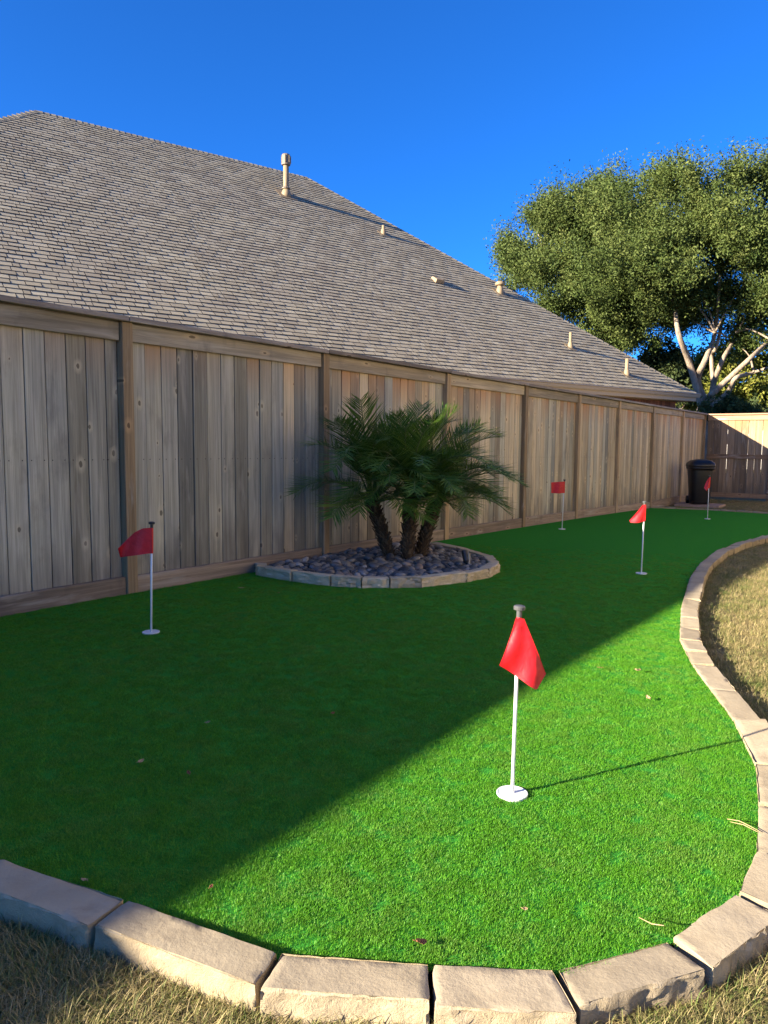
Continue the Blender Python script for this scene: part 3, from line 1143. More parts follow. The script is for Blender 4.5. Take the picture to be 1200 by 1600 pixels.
rest = MB()
for i, (j, v0, a, b, t0, t1) in enumerate(tabs):
    if i in own:
        m = MB(); org = rp(a, v0)
        tab_geo(m, a, b, v0, t0, t1, org)
        m.obj('shingle', [m_shingle, m_deck], roof, loc=org)
    else:
        tab_geo(rest, a, b, v0, t0, t1, Vector((0, 0, 0)))
o = rest.obj('shingle_field', [m_shingle, m_deck], roof)
o['kind'] = 'stuff'
# hip and ridge caps
capm = MB()


def caps_along(P, Q, side1, side2, n_):
    d = (Q - P)
    L = d.length; d.normalize()
    for k in range(n_):
        a = P + d * (L * k / n_); b = P + d * (L * (k + 1.15) / n_)
        t = r.uniform(0.1, 0.7)
        for sd in (side1, side2):
            lift0, lift1 = Vector((0, 0, 0.034)), Vector((0, 0, 0.020))
            capm.quad(a + lift0, b + lift1, b + sd * 0.14 + lift1 * 0.8, a + sd * 0.14 + lift0 * 0.8, t)
            capm.quad(a + lift0, a + sd * 0.14 + lift0 * 0.8, a + sd * 0.14, a + Vector((0, 0, -0.01)), t)


def side_dir(axis, nrm_):
    s = axis.cross(nrm_).normalized()
    return s if s.z < 0 else -s


n_near = nrm
n_right = Vector((-math.sin(PIT), 0, math.cos(PIT)))
n_left = Vector((math.sin(PIT), 0, math.cos(PIT)))
n_far = Vector((0, math.sin(PIT), math.cos(PIT)))
caps_along(A, C1, side_dir(C1 - A, n_near), side_dir(C1 - A, n_right), 70)
caps_along(B, C2, side_dir(C2 - B, n_near), side_dir(C2 - B, n_left), 70)
caps_along(C1, C2, side_dir(C2 - C1, n_near), side_dir(C2 - C1, n_far), 50)
capm.obj('ridge_caps', m_shingle, roof)['kind'] = 'stuff'

# walls, soffit, gutter
OV = 0.45
mb = MB()
for (x0, x1, y0, y1) in ((OV, LEN - OV, OV, OV + 0.1), (OV, LEN - OV, 2 * RUN - OV - 0.1, 2 * RUN - OV),
                         (OV, OV + 0.1, OV + 0.1, 2 * RUN - OV - 0.1), (LEN - OV - 0.1, LEN - OV, OV + 0.1, 2 * RUN - OV - 0.1)):
    mb.box(x0, x1, y0, y1, -0.2, HZ - 0.52)
mb.obj('wall', m_brick, house)
mb = MB()      # upright brick course under the soffit, each brick told apart only as a fine rhythm
x = OV
while x < LEN - OV:
    mb.box(x, x + 0.062, OV - 0.012, OV + 0.09, HZ - 0.518, HZ - 0.26, r.random())
    x += 0.075
sb_ = mb.obj('soldier_bricks', None if False else Mat('soldier brick', 0.9, 0.15).m, house)
sbm = sb_.data.materials[0]
nt = sbm.node_tree
at = nt.nodes.new('ShaderNodeAttribute'); at.attribute_name = 'tint'
rm = nt.nodes.new('ShaderNodeValToRGB')
rm.color_ramp.elements[0].color = (0.085, 0.045, 0.035, 1); rm.color_ramp.elements[1].color = (0.21, 0.10, 0.07, 1)
nt.links.new(at.outputs['Fac'], rm.inputs[0]); nt.links.new(rm.outputs[0], nt.nodes['Principled BSDF'].inputs['Base Color'])
sb_['kind'] = 'stuff'
mb = MB(); mb.box(0.02, LEN - 0.02, 0.02, OV + 0.2, HZ - 0.255, HZ - 0.225)
mb.box(0.02, OV + 0.2, OV + 0.2, 2 * RUN - 0.02, HZ - 0.255, HZ - 0.225)
mb.obj('soffit', m_soffit, house)
mb = MB(); mb.box(0.0, LEN, 0.0, 0.019, HZ - 0.25, HZ - 0.012)
mb.obj('fascia', m_soffit, house)
mb = MB()
prof = [(0.0, -0.135), (-0.055, -0.135), (-0.075, -0.10), (-0.088, -0.055), (-0.115, -0.03), (-0.115, -0.005), (-0.108, -0.005), (-0.108, -0.02), (-0.0, -0.02)]
for k in range(len(prof) - 1):
    (y0, z0), (y1, z1) = prof[k], prof[k + 1]
    mb.quad(Vector((-0.10, y0 - 0.001, HZ + z0)), Vector((-0.10, y1 - 0.001, HZ + z1)), Vector((LEN, y1 - 0.001, HZ + z1)), Vector((LEN, y0 - 0.001, HZ + z0)))
mb.poly([Vector((-0.10, y - 0.001, HZ + z)) for y, z in prof])
mb.obj('gutter', m_gutter, house)

# vents on the roof
def vent(name, l, v, r_, h, cap=None, base_r=None):
    b = rp(l, v)
    m = MB()
    m.tube([(0, 0, -0.25), (0, 0, h)], r_, 12)
    br = base_r or r_ * 2.0
    m.lathe([(br, -0.12), (br * 0.95, 0.03), (r_ * 1.25, 0.16), (r_ * 1.02, 0.18)], 12)
    o = m.obj(name, m_vent, roof, True, b)
    f = MB()
    q = br * 1.7
    e1, e2 = Vector((1, 0, 0)), up_v
    pts0 = [e1 * a + e2 * c + nrm * 0.021 for a, c in ((-q, -q), (q, -q), (q, q), (-q, q))]
    pts1 = [p + nrm * 0.004 for p in pts0]
    f.hexa(pts0 + pts1)
    f.obj('flashing', m_vent, roof, loc=b)
    if cap == 'flue':
        c = MB()
        c.lathe([(r_ * 1.02, h - 0.02), (r_ * 1.55, h - 0.02), (r_ * 1.6, h + 0.04), (r_ * 1.6, h + 0.26), (r_ * 1.35, h + 0.30), (r_ * 0.3, h + 0.33)], 14)
        c.obj('vent_cap', m_ventdark, roof, False, b)
        c = MB()
        for k in range(7):
            w = 2 * math.pi * k / 7
            p = Vector((math.cos(w), math.sin(w), 0)) * r_ * 1.63
            c.tube([p + Vector((0, 0, h + 0.03)), p + Vector((0, 0, h + 0.25))], r_ * 0.18, 5)
        c.obj('vent_cap', m_vent, roof, False, b)
        c = MB(); c.lathe([(r_ * 1.0, 0.18), (r_ * 1.5, 0.19), (r_ * 1.5, 0.22), (r_ * 1.0, 0.26)], 12)
        c.obj('storm_collar', m_ventdark, roof, False, b)
    if cap == 'mush':
        c = MB(); c.lathe([(r_ * 1.05, h - 0.06), (r_ * 1.9, h - 0.05), (r_ * 1.9, h + 0.02), (r_ * 1.2, h + 0.07), (r_ * 0.1, h + 0.08)], 12)
        c.obj('vent_cap', m_vent, roof, True, b)
    return o


vent('flue_pipe', 10.94, 9.68, 0.088, 0.93, 'flue', 0.17)
vent('vent_pipe', 8.04, 8.12, 0.05, 0.28, None, 0.10)
vent('vent_pipe', 5.02, 5.13, 0.085, 0.30, 'mush', 0.13)
vent('vent_pipe', 4.32, 2.05, 0.045, 0.46, None, 0.10)
vent('vent_pipe', 2.88, 0.74, 0.055, 0.50, None, 0.10)
bx = MB()                                                   # low hooded vent
b0 = rp(7.63, 5.18)
hood = [(-0.16, -0.14, 0.02), (0.16, -0.14, 0.02), (0.16, 0.16, 0.02), (-0.16, 0.16, 0.02), (-0.15, -0.12, 0.13), (0.15, -0.12, 0.13), (0.14, 0.12, 0.09), (-0.14, 0.12, 0.09)]
bx.hexa([Vector((-1, 0, 0)) * -a + up_v * b + nrm * c for a, b, c in hood])
bx.obj('hooded_vent', m_vent, roof, loc=b0)

done_me = set()
for o in list(house.children) + list(roof.children):
    o.location.x *= -1
    if o.data.name not in done_me:
        done_me.add(o.data.name)
        o.data.transform(Matrix.Scale(-1, 4, (1, 0, 0)))
        o.data.flip_normals()

# ------------------------------------------------------------------ owner's house, unseen right of the camera, added to bounce sun onto the fence
own_p = SP(2.5, 6.8); own_p.z = LAWN_DZ
own_house = empty('unseen_home', own_p, Matrix((U, -N, Vector((0, 0, 1)))).transposed().to_euler())
tag(own_house, 'unseen tan brick house right of the yard, added to bounce sunlight onto the fence', 'house')
M = Mat('tan brick', 0.9, 0.15)
bt = M.n('ShaderNodeTexBrick')
bt.inputs['Color1'].default_value = (0.58, 0.49, 0.37, 1)
bt.inputs['Color2'].default_value = (0.50, 0.42, 0.31, 1)
bt.inputs['Mortar'].default_value = (0.52, 0.47, 0.40, 1)
bt.inputs['Scale'].default_value = 1.0
bt.inputs['Mortar Size'].default_value = 0.01
bt.inputs['Brick Width'].default_value = 0.21
bt.inputs['Row Height'].default_value = 0.075
oc = M.sep(M.obj_co())
cb = M.n('ShaderNodeCombineXYZ'); M.l(M.math('ADD', oc[0], oc[1]), cb.inputs[0]); M.l(oc[2], cb.inputs[1])
M.l(cb.outputs[0], bt.inputs['Vector'])
M.col(bt.outputs['Color'])
m_tanbrick = M.m
m_glass = Mat('window glass', 0.03, 0.8).col((0.03, 0.035, 0.04)).m
OL, OD, OH = 19.0, 9.0, 5.5  # tall pale front, sized for more bounce towards the fence
mb = MB(); mb.box(0, OL, -OD, 0, -0.1, OH); mb.obj('wall', m_tanbrick, own_house)
mb = MB()
e0, e1, y0_, y1_, zr = -0.45, OL + 0.45, 0.45, -OD - 0.45, OH + 3.3
q0, q1, q2, q3 = Vector((e0, y0_, OH + 0.003)), Vector((e1, y0_, OH + 0.003)), Vector((e1, y1_, OH + 0.003)), Vector((e0, y1_, OH + 0.003))
w0_, w1_ = Vector((e0 + 4.8, -OD / 2, zr)), Vector((e1 - 4.8, -OD / 2, zr))
for q in ([q0, w0_, w1_, q1], [q1, w1_, q2], [q2, w1_, w0_, q3], [q3, w0_, q0], [q0, q1, q2, q3]):
    mb.poly(q, 0.4)
mb.obj('roof', m_shingle, own_house)
mb = MB(); mb.box(e0, e1, y0_, y0_ + 0.11, OH - 0.10, OH + 0.02); mb.obj('gutter', m_gutter, own_house)
for x, zb_ in ((3.0, 0), (8.2, 0), (13.6, 0), (3.0, 2.75), (8.2, 2.75), (13.6, 2.75)):
    mb = MB()
    for (a, b, c, d) in ((x, x + 1.5, 0.80, 0.88), (x, x + 1.5, 2.27, 2.35), (x, x + 0.08, 0.88, 2.27), (x + 1.42, x + 1.5, 0.88, 2.27), (x + 0.72, x + 0.78, 0.88, 2.27)):
        mb.box(a, b, 0.002, 0.05, c + zb_, d + zb_)
    wf = mb.obj('window', m_white, own_house)
    mb = MB(); mb.box(x + 0.08, x + 1.42, 0.004, 0.012, 0.88 + zb_, 2.27 + zb_)
    mb.obj('pane', m_glass, wf)

# ------------------------------------------------------------------ trees
def leaf_cloud(name, lobes, n_clusters, per, leaf, mat, parent, seed, squash=1.0, spray=0.25, origin=Vector((0, 0, 0)), shell=0.55):
    """leaves gathered in clusters through the crown's volume"""
    rg = np.random.default_rng(seed)
    vol = np.array([r_[3] * r_[4] * r_[5] for r_ in lobes]) ** 0.75
    vol = vol / vol.sum()
    which = rg.choice(len(lobes), n_clusters, p=vol)
    L = np.array(lobes)[which]
    nsub = 9
    sub_d = rg.normal(size=(len(lobes), nsub, 3)); sub_d /= np.linalg.norm(sub_d, axis=2)[:, :, None]
    pick = rg.integers(0, nsub, n_clusters)
    d = sub_d[which, pick] + rg.normal(0, 0.22, (n_clusters, 3)); d /= np.linalg.norm(d, axis=1)[:, None]
    loose = rg.random(n_clusters) < 0.12
    dl = rg.normal(size=(n_clusters, 3)); dl /= np.linalg.norm(dl, axis=1)[:, None]
    d = np.where(loose[:, None], dl, d)
    rad = shell + (1 - shell) * rg.random(n_clusters) ** 0.7
    rad = np.where(rg.random(n_clusters) < 0.30, rg.random(n_clusters) ** 0.5, rad)
    rad *= (1 + rg.normal(0, 0.05, n_clusters)) * (0.74 + 0.42 * rg.random((len(lobes), nsub)))[which, pick]
    c = L[:, :3] + d * L[:, 3:6] * rad[:, None]
    # each cluster: a drawn out spray pointing out and up
    ax = d + np.array([0, 0, 0.5]) + rg.normal(0, 0.45, (n_clusters, 3)); ax /= np.linalg.norm(ax, axis=1)[:, None]
    cs = rg.uniform(0.6, 1.25, n_clusters) * spray
    tc = np.clip(rg.normal(0.45, 0.2, n_clusters), 0, 1)
    C = np.repeat(c, per, 0); AX = np.repeat(ax, per, 0); CS = np.repeat(cs, per)
    n = len(C)
    off = np.clip(rg.normal(0, 0.42, (n, 3)), -0.8, 0.8) * CS[:, None] + AX * (np.clip(rg.normal(0.1, 0.85, n), -1.5, 1.4) * CS)[:, None]
    P = C + off
    a = rg.normal(size=(n, 3)); a /= np.linalg.norm(a, axis=1)[:, None]
    b = rg.normal(size=(n, 3)); b -= (b * a).sum(1)[:, None] * a; b /= np.linalg.norm(b, axis=1)[:, None]
    sz = leaf * rg.uniform(0.6, 1.3, n)
    nn_ = np.cross(a, b)
    la, lb = a * sz[:, None], b * (sz * 0.42)[:, None]
    fold = nn_ * (sz * 0.12)[:, None]
    V = np.stack([P - la, P + lb + fold, P + la, P - lb + fold], 1).reshape(-1, 3) - np.array(origin)
    F = np.arange(n * 4).reshape(-1, 4)
    tint = np.clip(np.repeat(tc, per) + rg.normal(0, 0.11, n), 0, 1)
    me = np_mesh(name, V, F, mat, tint)
    return link(name, me, parent), c


def limb_path(a, b, bend, n=7, seed=0):
    rr = random.Random(seed)
    a, b = Vector(a), Vector(b)
    pts = []
    L = (b - a).length
    o1 = Vector((rr.uniform(-1, 1), rr.uniform(-1, 1), rr.uniform(-0.3, 1))) * bend * L
    for k in range(n):
        f = k / (n - 1)
        pts.append(a.lerp(b, f) + o1 * 4 * f * (1 - f) * 0.5 + Vector((rr.uniform(-1, 1), rr.uniform(-1, 1), rr.uniform(-1, 1))) * 0.02 * L * (0 < k < n - 1))
    return pts


def px3(x, y, Yd):
    """point of the place seen in photo pixel x, y at forward distance Yd (survey helper)"""
    a, b = (x - 600) / FPX, (y - 800) / FPX
    c, s = math.cos(ROLL), math.sin(ROLL)
    A_, B_ = a * c + b * s, -a * s + b * c
    cp, sp_ = math.cos(PITCH), math.sin(PITCH)
    d = Vector((A_, cp - B_ * sp_, -sp_ - B_ * cp))
    q = d * (Yd / d.y)
    q.z += CAM_H
    return q


def lobe(x, y, Yd, rx, ry, rz):
    q = px3(x, y, Yd)
    return (q.x, q.y, q.z, rx, ry, rz)


OAK_FAR = 1.08


def pxo(x, y, Yd):
    return px3(x, y, Yd * OAK_FAR)


def lobo(x, y, Yd, rx, ry, rz):
    return lobe(x, y, Yd * OAK_FAR, rx * OAK_FAR, ry * OAK_FAR, rz * OAK_FAR)


# big live oak beyond the corner
oak_base = pxo(1112, 640, 31.5); oak_base.z = gz(30) + LAWN_DZ
oak = empty('oak_tree', oak_base)
tag(oak, 'large spreading oak with pale forked limbs rising beyond the fence corner', 'tree')
fork = pxo(1112, 632, 31.5)
tm = MB()
tm.tube([oak_base - oak_base, Vector((0.05, 0, 1.2)), fork - oak_base], [0.6, 0.45, 0.42], 12)
limbs = [((1098, 640), (1078, 570), (1060, 520), (1052, 470), (1030, 420), 31.1, 0.165),
         ((1108, 640), (1090, 595), (1103, 560), (1117, 520), (1125, 430), 31.4, 0.18),
         ((1112, 630), (1115, 600), (1130, 560), (1150, 520), (1165, 420), 31.9, 0.155),
         ((1110, 618), (1140, 590), (1172, 560), (1203, 530), (1260, 470), 30.8, 0.155),
         ((1112, 636), (1138, 612), (1150, 590), (1178, 582), (1240, 560), 30.5, 0.14),
         ((1114, 600), (1112, 555), (1120, 540), (1135, 470), (1150, 380), 32.5, 0.11)]
for q in limbs:
    pts = [pxo(x, y, q[5] + 0.25 * i * (1 if k_ % 2 else -1)) - oak_base for i, ((x, y), k_) in enumerate(zip(q[:5], range(5)))]
    r0 = q[6]
    # smooth the limb by subdividing with Catmull-Rom
    sm = []
    for i in range(4):
        p0, p1, p2, p3 = pts[max(i - 1, 0)], pts[i], pts[i + 1], pts[min(i + 2, 4)]
        for k in range(4):
            t = k / 4
            sm.append(0.5 * ((2 * p1) + (p2 - p0) * t + (2 * p0 - 5 * p1 + 4 * p2 - p3) * t * t + (3 * p1 - p0 - 3 * p2 + p3) * t ** 3))
    sm.append(pts[4])
    tm.tube(sm, [r0 * (1 - 0.66 * (i / (len(sm) - 1))) for i in range(len(sm))], 9)
oak_lobes = [lobo(1000, 346, 32, 2.56, 3.03, 2.04), lobo(1085, 326, 32.5, 2.67, 3.25, 1.86), lobo(1190, 336, 32.5, 2.79, 3.25, 2.21), lobo(1300, 350, 32, 3.03, 3.26, 2.79),
             lobo(1050, 395, 31.1, 3.16, 3.04, 1.99), lobo(1150, 400, 30.5, 3.05, 2.82, 2.23), lobo(1240, 450, 30.5, 2.82, 2.82, 2.35), lobo(960, 410, 31.7, 2.56, 2.56, 1.98),
             lobo(1000, 520, 33.5, 1.7, 1.5, 1.0), lobo(1075, 470, 34.5, 2.0, 1.8, 1.2), lobo(850, 430, 33.0, 1.5, 1.5, 0.9), lobo(935, 500, 33, 2.2, 1.9, 1.1), lobo(890, 470, 33.5, 1.9, 1.8, 1), lobo(1010, 470, 32.7, 2.55, 2.2, 1.39), lobo(1130, 480, 32.9, 2.78, 2.2, 1.27), lobo(1210, 520, 32.1, 1.86, 1.86, 1.51), lobo(1050, 288, 32.5, 1.28, 1.39, 0.87),
             lobo(1180, 294, 32.5, 1.51, 1.51, 0.93)]
crown, cl = leaf_cloud('crown', oak_lobes, 4000, 92, 0.065, m_oak, oak, 31, spray=0.44, origin=oak_base, shell=0.55)
sub = random.Random(5)
tips = [Vector(c) for c in cl]
ends = [pxo(q[k][0], q[k][1], q[5]) for q in limbs for k in (3, 4)]
for _ in range(45):
    e = sub.choice(ends); t = min(sub.sample([c for c in tips if c.z > e.z - 0.3], 40), key=lambda c: (c - e).length)
    if (t - e).length > 2.6: continue
    tm.tube([p - oak_base for p in limb_path(e, t, 0.22, 6, sub.random())], [0.055, 0.045, 0.035, 0.026, 0.018, 0.01], 5, False)
tm.obj('trunk', m_bark, oak, True)

oak2_base = pxo(968, 560, 35.5); oak2_base.z = gz(30) + LAWN_DZ
oak2 = empty('oak_tree', oak2_base)
tag(oak2, 'leafy oak rising behind the right end of the roof, left of the larger oak', 'tree')
tm = MB()
f2 = pxo(966, 560, 35.5) - oak2_base
tm.tube([Vector((0, 0, 0)), Vector((-0.1, 0, 2)), f2], [0.32, 0.26, 0.20], 10)
for q in ([(966, 560), (963, 500), (955, 440)], [(966, 560), (985, 525), (1000, 470)], [(966, 555), (930, 500), (890, 440)], [(964, 520), (920, 440), (850, 400)]):
    pts = [pxo(x, y, 35.5 + 0.3 * i) - oak2_base for i, (x, y) in enumerate(q)]
    tm.tube(limb_path(pts[0], pts[1], 0.1, 5, 3) + limb_path(pts[1], pts[2], 0.1, 5, 4)[1:], [0.15 * (1 - 0.08 * i) for i in range(9)], 7)
oak2_lobes = [lobo(838, 385, 35.5, 1.83, 2.06, 1.72), lobo(900, 350, 36, 2.29, 2.51, 1.83), lobo(960, 341, 36.5, 2.17, 2.51, 1.94), lobo(880, 440, 35.5, 2.29, 2.29, 1.6),
              lobo(820, 425, 35, 1.26, 1.49, 0.92), lobo(945, 470, 36, 2.29, 2.29, 1.49), lobo(990, 400, 36, 2.06, 2.29, 2.06), lobo(950, 530, 36.3, 1.83, 1.6, 1.14), lobo(1010, 500, 36.5, 1.94, 1.83, 1.48),
              lobo(850, 346, 35.7, 1.03, 1.14, 0.8), lobo(955, 284, 36.1, 1.03, 1.14, 0.8)]
c2, cl2 = leaf_cloud('crown', oak2_lobes, 2100, 92, 0.068, m_oak, oak2, 32, spray=0.48, origin=oak2_base)
tips = [Vector(c) for c in cl2]
ends = [pxo(955, 440, 35.8), pxo(1000, 470, 35.8), pxo(890, 440, 35.8), pxo(850, 400, 35.8), pxo(963, 500, 35.8)]
for _ in range(60):
    e = sub.choice(ends); t = min(sub.sample(tips, 12), key=lambda c: (c - e).length)
    tm.tube([p - oak2_base for p in limb_path(e, t, 0.2, 6, sub.random())], [0.06, 0.05, 0.04, 0.03, 0.02, 0.01], 5, False)
tm.obj('trunk', m_bark, oak2, True)


def bush(name, label, x, y, Yd, lobes, n, per, leaf, mat, seed, spray, cat='tree'):
    b = px3(x, y, Yd); b.z = gz(30) + LAWN_DZ
    e = empty(name, b)
    tag(e, label, cat, 'trees and shrubs beyond the corner')
    c, cl_ = leaf_cloud('crown', [lobe(*q) for q in lobes], n, per, leaf, mat, e, seed, spray=spray, origin=b)
    m = MB()
    rr = random.Random(seed)
    top = Vector(lobe(*lobes[0])[:3]) - b
    m.tube([Vector((0, 0, 0)), top * 0.5, top], [0.16, 0.11, 0.04], 7)
    for _ in range(14):
        t = Vector(rr.choice(list(cl_))) - b
        m.tube(limb_path(top * rr.uniform(0.3, 0.9), t, 0.15, 5, rr.random()), [0.05, 0.04, 0.03, 0.02, 0.01], 5, False)
    m.obj('trunk', m_bark, e, True)
    return e


bush('garden_tree', 'yellow green leafy tree seen under the oak limbs at the right edge', 1165, 640, 36,
     [(1165, 600, 36, 1.5, 1.6, 1.1), (1195, 620, 35, 1.5, 1.5, 1.0), (1140, 610, 36.5, 0.9, 1.0, 0.7), (1215, 580, 36, 1.2, 1.2, 0.9)], 420, 40, 0.11, m_bush_y, 41, 0.34)
bush('garden_tree', 'blue green shrub showing between the roof end and the oak', 1040, 600, 38,
     [(1040, 570, 38, 1.2, 1.4, 1.3), (1022, 590, 38, 0.9, 1.0, 1.2), (1062, 600, 37.5, 1.0, 1.2, 1.0)], 330, 40, 0.10, m_bush_d, 42, 0.32)
bush('garden_tree', 'olive tree crown low behind the forked oak limbs', 1085, 610, 42,
     [(1085, 590, 42, 1.6, 1.6, 1.6), (1120, 575, 42, 1.4, 1.4, 1.3), (1065, 615, 41, 1.2, 1.2, 1.2), (1140, 560, 43, 1.4, 1.4, 1.2)], 380, 40, 0.12, m_bush_y, 43, 0.36)
bush('dark_hedge', 'dark clipped shrub mass just above the back fence', 1150, 650, 33,
     [(1150, 645, 33, 1.5, 0.8, 0.5), (1195, 648, 33, 1.2, 0.8, 0.5), (1125, 650, 33, 0.7, 0.6, 0.35)], 230, 40, 0.08, m_bush_d, 44, 0.22, 'hedge')

# pale house far behind the trees
fh = px3(1120, 650, 52.0); fh.z = gz(30) + LAWN_DZ
far_house = empty('distant_house', fh, (0, 0, -0.35))
tag(far_house, 'pale distant house glimpsed behind the oak limbs and shrubs', 'house')
m = MB(); m.box(-4.2, 4.2, 0, 6, 0, 3.3); m.obj('wall', m_pale, far_house)
m = MB()
m.poly([Vector(q) for q in ((-4.6, -0.5, 3.302), (4.6, -0.5, 3.302), (2.5, 3, 4.9), (-2.5, 3, 4.9))]); m.poly([Vector(q) for q in ((4.6, 6.5, 3.302), (-4.6, 6.5, 3.302), (-2.5, 3, 4.9), (2.5, 3, 4.9))])
m.poly([Vector(q) for q in ((4.6, -0.5, 3.302), (4.6, 6.5, 3.302), (2.5, 3, 4.9))]); m.poly([Vector(q) for q in ((-4.6, 6.5, 3.302), (-4.6, -0.5, 3.302), (-2.5, 3, 4.9))])
m.poly([Vector(q) for q in ((-4.6, 6.5, 3.302), (4.6, 6.5, 3.302), (4.6, -0.5, 3.302), (-4.6, -0.5, 3.302))])
m.obj('roof', m_farroof, far_house)
for x in (-2.6, 0.2, 2.4):
    m = MB(); m.box(x - 0.5, x + 0.5, -0.03, 0.0 - 0.002, 1.0, 2.4); w_ = m.obj('window', m_white, far_house)
    m = MB(); m.box(x - 0.42, x + 0.42, -0.034, -0.031, 1.08, 2.32); m.obj('pane', m_ventdark, w_)

# ------------------------------------------------------------------ planting bed with pebbles
bed = empty('planting_bed', SP(6.2, 0.9))
tag(bed, 'half oval planting bed of dark river pebbles edged in pale stone against the fence', 'planting bed')
bed_path = [SP(s, p).to_2d() for s, p in reversed(BED)]
# outward normal of the path must face the green: stones grow inwards from the outer face
inner_bed = []
jn = [0, 1, 2, 3, 4, 5, 6, 7, 8, 9, 10, 11, 12, 13]


def bed_stones():
    path = [SP(s, p).to_2d() for s, p in BED]
    for i in range(len(path) - 1):
        a, b = path[i], path[i + 1]
        L = (b - a).length
        n = 2 if L > 0.52 else 1
        for k in range(n):
            rr = random.Random(i * 7 + k + 50)
            oa = norm_out(path, i).lerp(norm_out(path, i + 1), k / n).normalized()
            ob = norm_out(path, i).lerp(norm_out(path, i + 1), (k + 1) / n).normalized()
            A_, B_ = a.lerp(b, k / n), a.lerp(b, (k + 1) / n)
            t = (B_ - A_).normalized()
            A_ = A_ + t * 0.004; B_ = B_ - t * 0.004
            w = 0.105 * rr.uniform(0.95, 1.05)
            sgn = 1.0 if (A_ + oa * 0.1 - bed.location.to_2d()).length < (A_ - oa * 0.1 - bed.location.to_2d()).length else -1.0
            I1, I2 = A_ + oa * w * sgn, B_ + ob * w * sgn
            zt = gxy(*((A_ + B_) / 2)) + 0.088 + rr.uniform(-0.004, 0.005)
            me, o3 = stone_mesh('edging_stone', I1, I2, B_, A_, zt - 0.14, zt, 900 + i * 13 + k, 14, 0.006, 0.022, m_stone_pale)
            link('edging_stone', me, bed, o3 - bed.location)


bed_stones()
soil_pts = [SP(s, p) for s, p in BED]
m = MB()
m.poly([Vector((q.x, q.y, gxy(q.x, q.y) + 0.028)) - bed.location for q in soil_pts])
me = m.mesh('bed_soil', m_bronze)
bmx = bmesh.new(); bmx.from_mesh(me); bmesh.ops.triangulate(bmx, faces=bmx.faces[:]); bmesh.ops.recalc_face_normals(bmx, faces=bmx.faces[:]); bmx.to_mesh(me); bmx.free()
link('bed_soil', me, bed)

TRUNKS = [(SP(6.33, 0.62), (-0.20, 0.02, 0.64)), (SP(6.33, 0.84), (0.03, 0.03, 0.70)), (SP(6.62, 0.80), (0.19, 0.05, 0.66))]
INB = []
cb_ = sum((q for q in BED_XY), Vector((0, 0))) / len(BED_XY)
for q in BED_XY:
    dq = (q - cb_); INB.append(cb_ + dq * (1 - 0.13 / max(dq.length, 0.2)))


def pebble_shape(seed):
    bmx = bmesh.new()
    bmesh.ops.create_icosphere(bmx, subdivisions=2, radius=1)
    rr = random.Random(seed)
    o_ = Vector((rr.uniform(0, 50), rr.uniform(0, 50), 0))
    for v in bmx.verts:
        v.co *= 1 + 0.22 * mnoise.noise(v.co * 0.9 + o_)
        v.co.z *= 0.62; v.co.x *= 1.2
    me = bpy.data.meshes.new('pebble'); bmx.to_mesh(me); bmx.free()
    me.materials.append(m_pebble)
    me.polygons.foreach_set('use_smooth', [True] * len(me.polygons))
    at = me.attributes.new('tint', 'FLOAT', 'FACE'); at.data.foreach_set('value', [rr.random()] * len(me.polygons))
    return me


peb = [pebble_shape(i) for i in range(9)]
spots = []
rr = random.Random(77)
tries = 0
xs = [q.x for q in INB]; ys = [q.y for q in INB]
while len(spots) < 900 and tries < 30000:
    tries += 1
    x, y = rr.uniform(min(xs), max(xs)), rr.uniform(min(ys), max(ys))
    if not inside(INB, [x], [y])[0] or to_sp(x, y)[1] < 0.03: continue
    rd = rr.uniform(0.026, 0.056)
    if any((x - a) ** 2 + (y - b) ** 2 < (0.80 * (rd + c)) ** 2 for a, b, c in spots): continue
    if any((Vector((x, y)) - t[0].to_2d()).length < 0.10 for t in TRUNKS): continue
    spots.append((x, y, rd))
spots.sort(key=lambda q: q[1] - q[2] * 8)
restv, restf, restt = [], [], []
pv = [np.array([v.co[:] for v in me.vertices]) for me in peb]
pf = [np.array([p.vertices[:] for p in me.polygons]) for me in peb]
for i, (x, y, rd) in enumerate(spots):
    k = rr.randrange(9)
    rot = Euler((rr.gauss(0, 0.25), rr.gauss(0, 0.25), rr.uniform(0, 6.28)))
    loc = Vector((x, y, gxy(x, y) + 0.028 + rd * 0.45 + rr.uniform(0, 0.022)))
    if i < 300:
        o = link('pebble', peb[k], bed, loc - bed.location, rot)
        o.scale = (rd, rd * rr.uniform(0.85, 1.1), rd)
    else:
        mt = np.array(rot.to_matrix()) * rd
        n0 = sum(len(a) for a in restv)
        restv.append(pv[k] @ mt.T + np.array(loc - bed.location)); restf.append(pf[k] + n0)
        restt.append(np.full(len(pf[k]), rr.random()))
# a lower layer fills the gaps
for _ in range(700):
    x, y = rr.uniform(min(xs), max(xs)), rr.uniform(min(ys), max(ys))
    if not inside(INB, [x], [y])[0] or to_sp(x, y)[1] < 0.02: continue
    k = rr.randrange(9); rd = rr.uniform(0.022, 0.04)
    mt = np.array(Euler((rr.gauss(0, 0.3), rr.gauss(0, 0.3), rr.uniform(0, 6.28))).to_matrix()) * rd
    n0 = sum(len(a) for a in restv)
    restv.append(pv[k] @ mt.T + np.array(Vector((x, y, gxy(x, y) + 0.028 + rd * 0.2)) - bed.location)); restf.append(pf[k] + n0)
    restt.append(np.full(len(pf[k]), rr.random()))
me = np_mesh('pebble_layer', np.concatenate(restv), np.concatenate(restf), m_pebble, np.concatenate(restt), True)
link('pebble_layer', me, bed)['kind'] = 'stuff'

